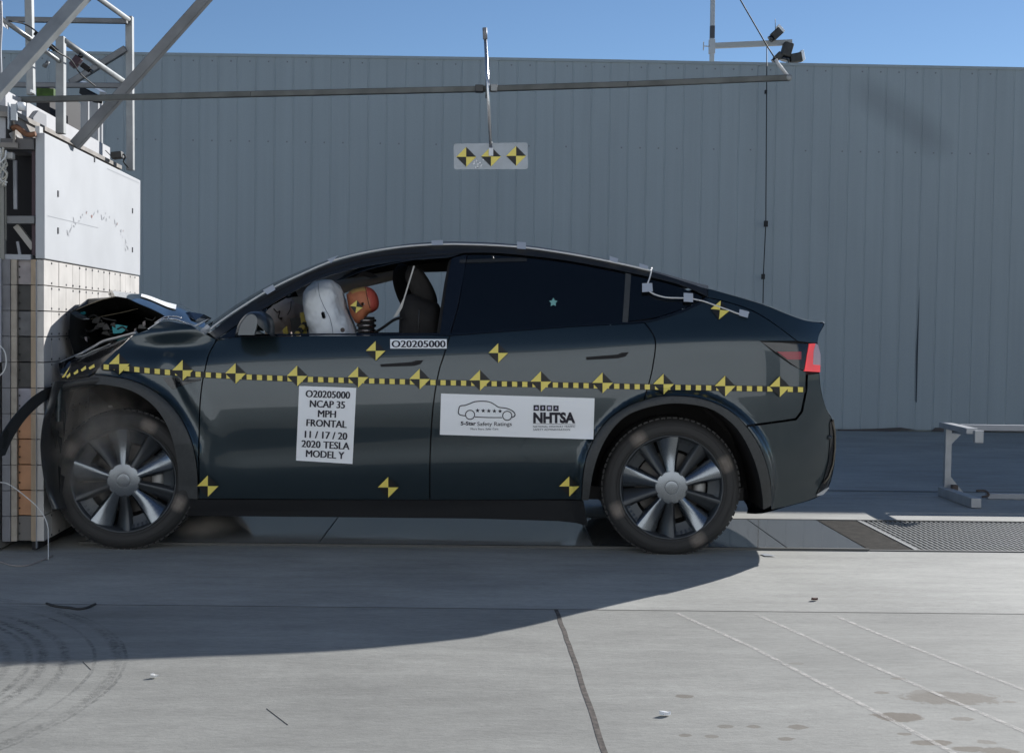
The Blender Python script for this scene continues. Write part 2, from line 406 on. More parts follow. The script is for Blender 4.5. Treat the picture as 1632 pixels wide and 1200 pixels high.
# ------------------------------------------------------------------ trench covers
def panel_mat():
    m = mat('glass_floor', (.17, .175, .18), .12, 0, 0, .8)
    n = m.node_tree.nodes; l = m.node_tree.links; b = n['Principled BSDF']; g = n.new('ShaderNodeNewGeometry')
    t = n.new('ShaderNodeTexNoise'); t.inputs['Scale'].default_value = 2.2; t.inputs['Detail'].default_value = 7; l.new(g.outputs['Position'], t.inputs[0])
    q = n.new('ShaderNodeMapRange'); q.inputs[1].default_value = .35; q.inputs[2].default_value = .7; q.inputs[3].default_value = .02; q.inputs[4].default_value = .12; l.new(t.outputs[0], q.inputs[0]); l.new(q.outputs[0], b.inputs['Roughness'])
    return m
PAN = panel_mat()
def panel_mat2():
    m = PAN.copy(); m.name = 'glass_floor_lifted'; m.node_tree.nodes['Principled BSDF'].inputs['Base Color'].default_value = (.50, .53, .56, 1); return m  # paler copy for panels under the car, missing light put into base colour
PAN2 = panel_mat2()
XG = gnd(1345, 855).x; XG2 = gnd(1415, 855).x+.02
cuts = [TX0+.01, -.85, .62, 1.66, XG]
labs = ['glossy dark glass trench cover panel under the front wheel and door', 'glossy glass trench cover panel under the middle of the car', 'glossy glass trench cover panel beside the rear wheel', 'dusty sunlit glass trench cover panel behind the car']
for i in range(4):
    mb = MB(); mb.box((cuts[i]+.003, TY0+.012, -.018), (cuts[i+1]-.003, TY1-.012, .006), bev=.002)
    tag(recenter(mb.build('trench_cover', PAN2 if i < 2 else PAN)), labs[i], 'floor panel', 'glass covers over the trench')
mb = MB(); mb.box((TX0, TY0-.012, -.02), (XG, TY0+.009, .012)); mb.box((TX0, TY1-.009, -.02), (TX1, TY1+.012, .008)); mb.box((XG, TY0-.012, -.02), (TX1, TY0+.009, .006))
tag(recenter(mb.build('trench_edging', mat('edge_steel', (.10, .10, .095), .6, .3))), 'thin steel edging along both sides of the trench', 'edging')
mb = MB(); nb = 34; y0, y1 = TY0+.015, TY1-.015
for k in range(nb):
    y = y0+(y1-y0)*(k+.5)/nb; mb.box((XG+.012, y-.005, -.03), (XG2-.03, y+.005, .002))
for k in range(4):
    x = XG+.02+k*(XG2-XG-.06)/3; mb.box((x-.004, y0, -.036), (x+.004, y1, -.004))
tag(recenter(mb.build('floor_grating', mat('grate_dark', (.07, .062, .052), .8, .2, noise=.3, nscale=20))), 'narrow dark brown steel grating at the end of the glass trench cover', 'grating')
mb = MB(); x = XG2+.01
while x < TX1-.02:
    mb.box((x-.0035, y0, -.03), (x+.0035, y1, .003)); x += .030
for k in range(12):
    y = y0+.04+(y1-y0-.08)*k/11; mb.box((XG2, y-.004, -.012), (TX1-.02, y+.004, -.001))
mb.box((XG2-.025, y0, -.03), (XG2-.004, y1, .006))
tag(recenter(mb.build('floor_grating', mat('grate_light', (.36, .36, .35), .5, .3))), 'wide pale galvanised grating with close bars, right of the dark grating', 'grating')
#PART2
from mathutils.geometry import delaunay_2d_cdt
# ================================================================== CAR
YC = 7.45
def zbelt(x): return 1.125+.05*(x+.85)
FWC = at(197, 765, 6.53); RWC = at(1070, 781.5, 6.53); WR = .362
RAC = at(1078, 785, 6.50); FAC = at(150, 766, 6.50)
_body = [(-1.2, .80), (-.92, .875), (-.86, .90), (-.78, .925), (-.70, .942), (-.62, .950), (-.52, .957), (-.40, .960), (-.28, .957), (-.18, .947), (-.11, .931), (-.06, .912), (-.02, .893), (.0, .882)]
def _prof(s):
    if s >= 0:
        return .882-.46*s-.42*s*s
    if s <= _body[0][0]: return _body[0][1]
    for i in range(len(_body)-1):
        a, b = _body[i], _body[i+1]
        if s <= b[0]:
            p0 = _body[max(i-1, 0)]; p3 = _body[min(i+2, len(_body)-1)]
            h = b[0]-a[0]; t = (s-a[0])/h
            m0 = (b[1]-p0[1])/(b[0]-p0[0]) if p0 != a else (b[1]-a[1])/h
            m1 = (p3[1]-a[1])/(p3[0]-a[0]) if p3 != b else (b[1]-a[1])/h
            t2, t3 = t*t, t*t*t
            return a[1]*(2*t3-3*t2+1)+m0*h*(t3-2*t2+t)+b[1]*(-2*t3+3*t2)+m1*h*(t3-t2)
    return _body[-1][1]
def _g(v, s): return math.exp(-(v/s)**2)
def W(x, z):
    s = z-zbelt(x); y = _prof(s)
    if x > 1.25: y -= .26*((x-1.25)/.72)**2.6
    if x < -1.75: y -= .22*((-1.75-x)/.55)**2
    # flares over the wheels
    for c, a, ra in ((RAC, .055, .520), (FAC, .050, .562)):
        dx = x-c.x; dz = z-c.z; r = math.hypot(dx, dz)
        fd = min(1, max(0, (dz+.25)/.3)) if ra < .54 else min(1, max(0, (dz+.02)/.22))
        if fd > 0: y += a*(1/(1+math.exp(min(50, max(-50, (r-ra)/.0075)))))*fd
    # hip over the rear wheel, door tuck above the sill
    y += .012*_g(x-1.15, .5)*_g(s+.10, .10)
    y -= .010*_g(s+.58, .10)*(1 if -1.35 < x < .75 else 0)*min(1, max(0, (x+1.45)/.25))*min(1, max(0, (.9-x)/.3))
    # buckled front wing: bulge below the bonnet gap, crease in front of the door
    y += .050*_g(x+1.55, .17)*_g(z-1.135-.10*(x+1.55), .055)
    y -= .020*_g(x+1.62, .22)*_g(z-1.04, .05)
    y += .018*_g(x+1.47+.55*(z-.80), .045)*_g(z-.80, .14)
    y -= .016*_g(x+1.56+.5*(z-.85), .06)*_g(z-.86, .15)
    return max(y, .02)
def nrm(x, z):
    e = .004
    gx = (W(x+e, z)-W(x-e, z))/(2*e); gz = (W(x, z+e)-W(x, z-e))/(2*e)
    return Vector((-gx, -1, -gz)).normalized()
def surf(px, py):
    Y = 6.6
    for _ in range(12):
        P = at(px, py, Y); Y = .5*Y+.5*(YC-W(P.x, P.z))
    return at(px, py, Y)
def pxz(pts): return [(lambda q: Vector((q.x, q.z)))(surf(*p)) for p in pts]
def csub(pts, n=5): return [(v.x, v.y) for v in cr([(p[0], p[1], 0) for p in pts], n)]
def inset(poly, d):
    n = len(poly); A = sum(poly[i].x*poly[(i+1) % n].y-poly[(i+1) % n].x*poly[i].y for i in range(n)); sg = 1 if A > 0 else -1
    out = []
    for i in range(n):
        p, q, r = poly[i-1], poly[i], poly[(i+1) % n]
        d1 = (q-p); d2 = (r-q)
        if d1.length < 1e-6 or d2.length < 1e-6: out.append(q.copy()); continue
        n1 = Vector((-d1.y, d1.x)).normalized()*sg; n2 = Vector((-d2.y, d2.x)).normalized()*sg
        m = (n1+n2)
        if m.length < .2: m = n1
        m.normalize(); k = d/max(.4, m.dot(n1)); out.append(q+m*k)
    return out
CAR = empty('crashed_car', (0, YC, 0), 'dark grey crossover with crumpled front against the barrier, covered in yellow and black test markers', 'car')
def panel(name, pix, mats, gap=.0033, off=0.0, depth=.022, parent=CAR, step=.035, sides=(1, -1), xz=None):
    """a body panel: outline in the side view, laid on the car's flank, with a returned edge"""
    poly = xz if xz else pxz(pix); poly = inset(poly, gap)
    # drop near-duplicate points
    q = []
    for p in poly:
        if not q or (p-q[-1]).length > 1e-3: q.append(p)
    if (q[0]-q[-1]).length < 1e-3: q.pop()
    poly = q
    obs = []
    for side in sides:
        b = bmesh.new()
        tv, _e, tf, _a, _b, _c = delaunay_2d_cdt(poly, [(i, (i+1) % len(poly)) for i in range(len(poly))], [], 1, 1e-5)
        bv = [b.verts.new((p.x, 0, p.y)) for p in tv]
        for f_ in tf: b.faces.new([bv[i] for i in f_])
        xs = [p.x for p in poly]; zs = [p.y for p in poly]
        for ax, lo, hi in ((0, min(xs), max(xs)), (2, min(zs), max(zs))):
            k = lo+step*.5
            while k < hi:
                no = [0, 0, 0]; no[ax] = 1; co = [0, 0, 0]; co[ax] = k
                bmesh.ops.bisect_plane(b, geom=b.verts[:]+b.edges[:]+b.faces[:], dist=1e-5, plane_co=co, plane_no=no); k += step
        n = len(poly); A = sum(poly[i].x*poly[(i+1) % n].y-poly[(i+1) % n].x*poly[i].y for i in range(n)); sg = 1 if A > 0 else -1
        b.normal_update()
        bd = [e for e in b.edges if len(e.link_faces) == 1]
        norms = {}
        for v in list(b.verts):
            x, z = v.co.x, v.co.z; N = nrm(x, z); v.co.y = -W(x, z)-off; norms[v] = N
        rim = {}
        for e in bd:
            lf = e.link_faces[0]; c = lf.calc_center_median(); va, vb = e.verts
            mid = (va.co+vb.co)/2; t = (vb.co-va.co); t.y = 0; pn = Vector((t.z, 0, -t.x))
            if pn.length < 1e-9: continue
            pn.normalize()
            if pn.dot(mid-c) < 0: pn = -pn
            vs = []
            for v in (va, vb):
                w1 = b.verts.new(v.co); w2 = b.verts.new(v.co+Vector((0, depth, 0))); norms[w1] = pn; norms[w2] = pn; vs.append((w1, w2))
            b.faces.new((vs[0][0], vs[0][1], vs[1][1], vs[1][0]))
        # outward facing
        for fc in b.faces:
            fc.smooth = True; fc.normal_update()
            if fc.normal.dot(norms[fc.verts[0]]) < 0: fc.normal_flip()
        b.verts.index_update(); vn = [None]*len(b.verts)
        for v in b.verts: vn[v.index] = norms[v]
        if side < 0:
            for v in b.verts: v.co.y = -v.co.y
            for i, N in enumerate(vn): vn[i] = Vector((N.x, -N.y, N.z))
            for fc in b.faces: fc.normal_flip()
        me = bpy.data.meshes.new(name); b.to_mesh(me); b.free()
        me.transform(Matrix.Translation(Vector((0, YC, 0))))
        me.normals_split_custom_set_from_vertices(vn)
        o = link(name, me, parent, mats if isinstance(mats, (list, tuple)) else [mats]); obs.append(o)
    return obs[0]
# --- outlines traced in the side view
LINE_A = [(345, 543), (333, 565), (326, 593), (322, 613), (318.5, 650), (317, 720), (317.5, 795)]
LINE_B = [(717, 535), (707, 568), (699, 594), (690, 650), (685.5, 725), (685, 797)]
LINE_C = [(1027, 514), (1044, 541), (1041, 580), (1034, 612), (1026, 638)]
RARCH = csub([(1026, 638), (1000, 648), (970, 669), (947, 700), (932, 740), (927, 797)], 4)
RARCH2 = csub([(1228, 800), (1227, 765), (1214, 720), (1190, 681), (1160, 653), (1120, 636), (1080, 631), (1050, 632), (1026, 638)], 4)
ROUT = csub([(927, 797), (932, 740), (947, 700), (970, 669), (1000, 648), (1026, 638), (1050, 632), (1080, 631), (1120, 636), (1160, 653), (1190, 681), (1214, 720), (1227, 765), (1229, 805)], 4)
RIN = csub([(938, 797), (947, 745), (964, 702), (989, 670), (1020, 653), (1070, 643), (1120, 648), (1152, 663), (1181, 692), (1204, 740), (1214, 785), (1216, 812)], 4)
FOUT = csub([(150, 597), (200, 604), (235, 617), (262, 636), (285, 662), (302, 695), (311, 727), (315, 760), (315.5, 795)], 4)
FIN = csub([(110, 623), (150, 613), (190, 617), (220, 628), (248, 650), (268, 681), (279, 716), (284, 750), (285, 795)], 4)
panel('front_door', csub(LINE_A, 4)+csub(LINE_B, 4)[::-1]+[(690, 534), (500, 534.5), (374, 537)], PAINT, step=.025)
panel('rear_door', csub(LINE_B, 4)+[(800, 797), (927, 797)]+RARCH[::-1][1:]+csub(LINE_C, 4)[::-1][1:]+[(1000, 516), (925, 519.5), (850, 525), (780, 530)], PAINT, step=.018)
QTOP = [(1128, 474), (1165, 483), (1203, 497), (1238, 519), (1271, 544)]
QWIN = csub([(1027, 513), (1045, 509.5), (1085, 497), (1112, 485), (1128, 474)], 4)
panel('quarter_panel', QWIN+csub(QTOP, 4)[1:]+[(1213, 544), (1236, 563), (1260, 580), (1285, 593), (1284, 620), (1277, 655), (1268, 667), (1250, 670), (1205, 676), (1191, 678)]+RARCH2[12:][0:]+csub(LINE_C, 4)[::-1][1:], PAINT, step=.014)
panel('rear_bumper', [(1193, 679), (1207, 677.5), (1250, 671.5), (1269, 669), (1279, 656), (1286, 621), (1287, 597), (1306, 594), (1307, 610), (1310, 628), (1317, 652), (1325, 665), (1331, 684), (1332, 710), (1329, 745), (1321, 775), (1306, 790), (1288, 798), (1255, 807), (1229, 813)]+RARCH2[:13], PAINT, step=.014)
panel('tailgate_side', csub(QTOP, 4)+[(1290, 546.5), (1303, 547), (1306, 532), (1314, 515.5), (1300, 513.5), (1280, 510), (1250, 499), (1215, 485), (1150, 466), (1128, 459.5)], PAINT, step=.025, gap=.002)
WTOP = csub([(345, 541), (374, 520), (405, 500), (430, 487), (452, 474), (500, 448.5), (560, 430), (620, 418.5), (680, 413), (718, 410), (745, 403), (800, 404), (900, 415), (1000, 434), (1080, 453), (1128, 472)], 4)
REDGE = csub([(1128, 461), (1100, 452), (1040, 433.5), (970, 417), (900, 404), (830, 394.5), (760, 390.5), (700, 390.5), (640, 395.5), (580, 406), (530, 419), (480, 440), (430, 464.5), (380, 496), (333, 531)], 4)
panel('cantrail', WTOP+REDGE, mat('paint_shut', (.022, .024, .027), .34, .3, .35), gap=.001, step=.03)
panel('front_wing', csub([(150, 596), (163, 579), (196, 548), (214, 532), (224, 529.5), (236, 526), (245, 518), (257, 512.5), (269, 511), (288, 514.5), (305, 517.5), (320, 528), (345, 541)], 3)+csub(LINE_A, 4)[1:]+[(315.5, 795)]+FOUT[::-1][1:], PAINT, step=.012)
panel('rear_arch_trim', ROUT+RIN[::-1], TRIM, off=.006, gap=.001, step=.03)
panel('front_arch_trim', FOUT+FIN[::-1], TRIM, off=.006, gap=.001, step=.03)
panel('sill', [(286, 796), (930, 798.5), (937, 838), (918, 833), (890, 830), (760, 826), (560, 824), (300, 821.5), (288, 812)], SILL, off=.004, gap=.0, step=.05, sides=(1,))
panel('sill', [(286, 796), (930, 798.5), (934, 806), (300, 804)], SILL, off=.004, gap=.0, step=.05, sides=(-1,))
panel('pillar', [(700, 532), (712, 450), (716, 425), (719, 411), (745, 404), (740, 440), (730, 490), (718, 533)], BLACKGLOSS, off=-.008)
panel('rear_door_glass', csub([(745, 404), (800, 405.5), (900, 416.5), (998, 435.5)], 4)+[(993, 515), (925, 518.5), (850, 524), (780, 529), (718, 533), (730, 490)], GLASSBLK, off=-.010, gap=.002)
panel('quarter_glass', csub([(1005, 437), (1040, 445), (1080, 456), (1122, 473)], 4)+csub([(1108, 484), (1085, 494), (1045, 506.5), (1001, 513)], 4), GLASSBLK, off=-.010, gap=.002)
panel('window_divider', [(997, 435), (1006, 437), (1001, 514), (992, 515)], TRIM, off=-.004, gap=.0005)
CHR = mat('dark_chrome', (.05, .05, .05), .35, .6)
panel('belt_trim', [(374, 533), (500, 531.5), (690, 531), (718, 531)]+[(780, 527.5), (850, 522.5), (925, 517), (1000, 513.5)]+csub([(1027, 511), (1045, 507.5), (1085, 494.5), (1110, 483), (1126, 473)], 4)+csub([(1128, 476), (1112, 486.5), (1085, 498.5), (1045, 511), (1027, 514)], 4)+[(1000, 516), (925, 519.5), (850, 525), (780, 530), (717, 535), (690, 534), (500, 534.5), (374, 536)], BLACKGLOSS, off=.004, gap=.0003, step=.05)
panel('window_frame_trim', csub([(640, 410), (680, 405.5), (718, 403), (745, 400.5), (800, 401.5), (900, 412.5), (1000, 431.5), (1080, 450.5), (1126, 470)], 4)+csub([(1126, 472.5), (1080, 453), (1000, 434), (900, 415), (800, 404), (745, 403), (718, 405.5), (680, 408), (640, 412.5)], 4), CHR, off=.004, gap=0, step=.06)
panel('mirror_sail', [(345, 541), (374, 521), (405, 501), (426, 490), (423, 500), (404, 530), (398, 536)], BLACKGLOSS, off=-.004)
# A-pillar inner seals: dark grooves along the opening
for k, (d0, d1) in enumerate(((7, 9), (13, 15.5))):
    up = csub([(410, 497-d0), (452, 474-d0), (500, 448.5-d0), (560, 430-d0), (620, 418.5-d0*.9), (680, 413-d0*.7)], 4)
    lo = csub([(410, 497-d1), (452, 474-d1), (500, 448.5-d1), (560, 430-d1), (620, 418.5-d1*.9), (680, 413-d1*.7)], 4)
    panel('door_seal', lo+up[::-1], DARK if k else SILL, off=.003, gap=0, step=.06, sides=(1,))
# tail lamps
panel('lamp_housing', [(1203, 538), (1270, 541), (1300, 544), (1304, 596), (1284, 598), (1262, 590), (1230, 570)], DARK, off=-.02, gap=0, depth=.02, step=.02)
panel('tail_lamp', [(1213, 545), (1250, 546), (1289, 548), (1287, 562), (1282, 591), (1272, 587), (1260, 579), (1238, 563)], BLACKGLOSS, off=.002, gap=.001, step=.03)
panel('reflector', [(1238, 560.5), (1277, 560.5), (1276.5, 573), (1255, 573)], mat('lamp_red', (.30, .008, .02), .25, 0, .5), off=.006, gap=0, step=.03)
def glow_mat():
    m = bpy.data.materials.new('lamp_red_clear'); m.use_nodes = True
    n = m.node_tree.nodes; l = m.node_tree.links; b = n['Principled BSDF']; b.inputs['Base Color'].default_value = (.85, .10, .12, 1); b.inputs['Roughness'].default_value = .25
    b.inputs['Coat Weight'].default_value = .6
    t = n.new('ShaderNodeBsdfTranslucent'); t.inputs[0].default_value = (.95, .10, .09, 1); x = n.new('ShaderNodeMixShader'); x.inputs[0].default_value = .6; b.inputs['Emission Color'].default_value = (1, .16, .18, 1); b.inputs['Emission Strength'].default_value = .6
    l.new(b.outputs[0], x.inputs[1]); l.new(t.outputs[0], x.inputs[2]); l.new(x.outputs[0], n['Material Output'].inputs[0]); return m
RGLOW = glow_mat()
panel('lamp_lens', [(1290, 548), (1299, 547.5), (1296, 560), (1295, 581), (1307, 582), (1306.5, 593), (1282, 591.5), (1286, 565)], RGLOW, off=.006, gap=0, depth=.05, step=.015)
panel('lamp_lens', [(1299, 547.5), (1303, 549), (1307, 565), (1307, 582), (1295, 581), (1296, 560)], mat('lamp_clear', (.55, .38, .40), .15, .2, .6), off=.009, gap=0, depth=.05, step=.015)
# rear reflector strip and tail tape glints at the bumper corner
panel('bumper_insert', [(1325, 668), (1331, 684), (1331.5, 712), (1327, 748), (1316, 776), (1301, 787), (1312, 765), (1320, 735), (1323, 700), (1322, 676)], BLACKGLOSS, off=.005, gap=0, step=.02)
panel('bumper_reflector', [(1302, 787), (1316, 778), (1321, 777), (1311, 788), (1301, 790)], mat('reflector_pale', (.55, .55, .55), .3, .2), off=.009, gap=0, step=.02)
mb = MB(); q = [surf(*p)+Vector((0, -.012, 0)) for p in ((1327, 668), (1330, 690), (1330, 715), (1327, 740), (1320, 760), (1312, 770))]
mb.tube(q, .004, 0, 6); mb.build('bumper_cable', [mat('copper_wire', (.16, .14, .11), .4, .5)], CAR)
mb = MB(); mb.lathe([(.0, -.016), (.010, -.014), (.014, 0)], surf(1322, 697)); mb.build('tow_cap', [ALLOYD], CAR)
# --- closing surfaces between the two flanks
def loft(name, pix, m, crown=.05, bow=(0.0, 0.0), dirx=0, n=15, ext=1.6, sharp=2.4, shift=(0, 0)):
    rows = []
    for i_, p in enumerate(pix):
        P = surf(*p); w = YC-P.y; r = []; bw = bow[0]+(bow[1]-bow[0])*i_/(len(pix)-1)
        for k in range(n):
            c = math.sin((k/(n-1)*2-1)*math.pi/2)
            e = 1-abs(c)**sharp
            r.append((P.x+bw*e+shift[0], YC+w*c, P.z+crown*e+shift[1]))
        rows.append(r)
    mb = MB(); mb.grid(rows); return mb.build(name, m, CAR, recalc=True)
def screen_mat():
    m = bpy.data.materials.new('windscreen_glass'); m.use_nodes = True
    n = m.node_tree.nodes; l = m.node_tree.links; n.remove(n['Principled BSDF'])
    t = n.new('ShaderNodeBsdfTransparent'); t.inputs[0].default_value = (.72, .78, .76, 1); g = n.new('ShaderNodeBsdfGlossy'); g.inputs['Roughness'].default_value = .03
    f = n.new('ShaderNodeFresnel'); f.inputs[0].default_value = 1.45; x = n.new('ShaderNodeMixShader'); l.new(f.outputs[0], x.inputs[0]); l.new(t.outputs[0], x.inputs[1]); l.new(g.outputs[0], x.inputs[2]); l.new(x.outputs[0], n['Material Output'].inputs[0]); return m
ROOFM = mat('roof_glass', (.006, .006, .008), .35, 0, 0, .05)
loft('windscreen', REDGE[::-1][:25], screen_mat(), .045, (-.14, -.03))
loft('roof', REDGE[::-1][24:49], ROOFM, .045, (-.03, 0))
loft('rear_window', REDGE[::-1][48:], ROOFM, .045, (0, .08))
loft('tailgate', csub([(1128, 460), (1150, 466), (1215, 485), (1250, 499), (1280, 510), (1300, 513.5), (1314, 515.5), (1306, 532), (1303, 547), (1307, 565), (1307, 592)], 3), PAINT, .025, (.08, .10))
loft('rear_bumper_face', csub([(1306, 594), (1307, 610), (1310, 628), (1317, 652), (1325, 665), (1331, 684), (1332, 710), (1329, 745), (1321, 775), (1306, 790), (1288, 798), (1255, 807), (1215, 818), (1190, 818)], 3), PAINT, 0, (.10, .10))
# floor pan and dark inner lining of the flanks
mb = MB()
zf = surf(600, 822).z
mb.box((FWC.x-.25, YC-.80, zf+.09), (RWC.x+.40, YC+.80, zf+.16))
mb.build('underbody', DARK, CAR)
LOWER = [(300, 640), (318, 600), (345, 548), (374, 541), (500, 540), (690, 540), (717, 541), (850, 531), (1000, 522), (1045, 516), (1085, 505), (1128, 481), (1165, 490), (1200, 506), (1205, 560), (1208, 640), (1206, 690), (1195, 690), (1180, 665), (1120, 640), (1060, 637), (1000, 655), (955, 690), (936, 735), (930, 800), (320, 800), (316, 740)]
panel('inner_panel', LOWER, DARK, off=-.032, gap=0, depth=.01, step=.06)
panel('inner_rail', WTOP[8:]+[(1128, 466)]+REDGE[3:-8], DARK, off=-.022, gap=.003, depth=.01, step=.08)
panel('inner_pillar', [(694, 545), (708, 450), (713, 425), (716, 414), (745, 406), (1120, 474), (1030, 512), (718, 540)], DARK, off=-.03, gap=0, depth=.01, step=.08)
# wheel-arch liners
for c, arc in ((RWC, RIN), (FWC, FIN)):
    for side in (1, -1):
        mb = MB(); rows = []
        q = [surf(*p) for p in arc]
        for d in (0.01, .18, .36):
            rows.append([(p.x, YC-side*(YC-p.y-d), p.z) for p in q])
        mb.grid(rows)
        r = rows[-1]; mb.face(r if side > 0 else r[::-1])
        mb.build('wheel_arch_liner', DARK, CAR)
# door handles
for pts in ([(606, 580.5), (656, 577), (663, 574.5), (675, 574), (670, 580), (660, 583), (607, 584.5)], [(934, 569), (984, 565), (991, 562), (1002, 561.5), (997, 568), (985, 571), (935, 573.5)]):
    panel('door_handle', pts, DARK, off=.004, gap=0, step=.03)
# side repeater in the wing
panel('side_vent', [(259, 601), (290, 602), (321, 602.5), (319, 606), (300, 611), (275, 620.5), (266, 611)], BLACKGLOSS, off=.003, gap=0, step=.02)
panel('side_camera', [(282, 606), (300, 605), (320, 604.5), (319, 606.5), (300, 607.5), (284, 608)], CHR, off=.008, gap=0, step=.02)
# door mirror
def mirror(side):
    out = csub([(374, 536), (380, 516), (392, 501), (405, 496), (420, 498), (430, 507), (434, 520), (434, 536)], 4)
    c = at(404, 522, YC-1.02); mb = MB()
    base = [at(p[0], p[1], YC-1.0) for p in out]; ctr = sum(base, Vector())/len(base)
    rows = []
    for d, s in ((.13, .82), (.10, .95), (.05, 1.0), (-.01, .97), (-.05, .88), (-.075, .70), (-.085, .40), (-.088, .05)):
        rows.append([(ctr.x+(p.x-ctr.x)*s, YC-side*(1.0-d), ctr.z+(p.z-ctr.z)*s) for p in base])
    mb.grid(rows); o = mb.build('door_mirror', [mat('mirror_paint', (.028, .034, .04), .38, .2, .15)], CAR, recalc=True)
    g = MB(); out2 = csub([(379, 534), (384, 517), (394, 504), (402, 501), (409, 506), (410, 516), (405, 534)], 4)
    pts = [at(p[0], p[1], YC-1.09) for p in out2]; pts = [(p.x, YC-side*1.092, p.z) for p in pts]
    ins = [(p.x, YC-side*1.06, p.z) for p in [Vector(v) for v in pts]]
    g.face(pts if side > 0 else pts[::-1]); g.grid([pts, ins]); g.build('mirror_cap', [mat('mirror_cap_grey', (.16, .17, .175), .45, .3)], o)
for s_ in (1, -1): mirror(s_)
# --- wheels
def tyre_mat(seed):
    m = bpy.data.materials.new('tyre_rubber'); m.use_nodes = True
    n = m.node_tree.nodes; l = m.node_tree.links; b = n['Principled BSDF']; b.inputs['Roughness'].default_value = .7
    tc = n.new('ShaderNodeTexCoord'); sp = n.new('ShaderNodeSeparateXYZ'); l.new(tc.outputs['Object'], sp.inputs[0])
    def M(op, x, y=0.0):
        q = n.new('ShaderNodeMath'); q.operation = op
        for i, v in enumerate((x, y)):
            if isinstance(v, (int, float)): q.inputs[i].default_value = v
            else: l.new(v, q.inputs[i])
        return q.outputs[0]
    # chalk-paint patches wiped on the sidewall
    tot = None
    for ang in seed:
        ca, sa = math.cos(math.radians(ang)), math.sin(math.radians(ang))
        u = M('ADD', M('MULTIPLY', sp.outputs[0], ca), M('MULTIPLY', sp.outputs[2], sa)); t = M('SUBTRACT', M('MULTIPLY', sp.outputs[2], ca), M('MULTIPLY', sp.outputs[0], sa))
        u = M('DIVIDE', M('SUBTRACT', u, .305), .035); t = M('DIVIDE', t, .042)
        d = M('SQRT', M('ADD', M('POWER', M('ABSOLUTE', u), 4), M('POWER', M('ABSOLUTE', t), 3)))
        q = n.new('ShaderNodeMapRange'); q.inputs[1].default_value = .2; q.inputs[2].default_value = 1.35; q.inputs[3].default_value = .50; q.inputs[4].default_value = 0; l.new(d, q.inputs[0])
        tot = q.outputs[0] if tot is None else M('MAXIMUM', tot, q.outputs[0])
    no = n.new('ShaderNodeTexNoise'); no.inputs['Scale'].default_value = 40; l.new(tc.outputs['Object'], no.inputs[0])
    tot = M('MULTIPLY', tot, M('ADD', no.outputs[0], .35))
    mx = n.new('ShaderNodeMix'); mx.data_type = 'RGBA'; l.new(tot, mx.inputs['Factor']); mx.inputs['A'].default_value = (.026, .025, .024, 1); mx.inputs['B'].default_value = (.36, .30, .25, 1)
    l.new(mx.outputs['Result'], b.inputs['Base Color']); return m
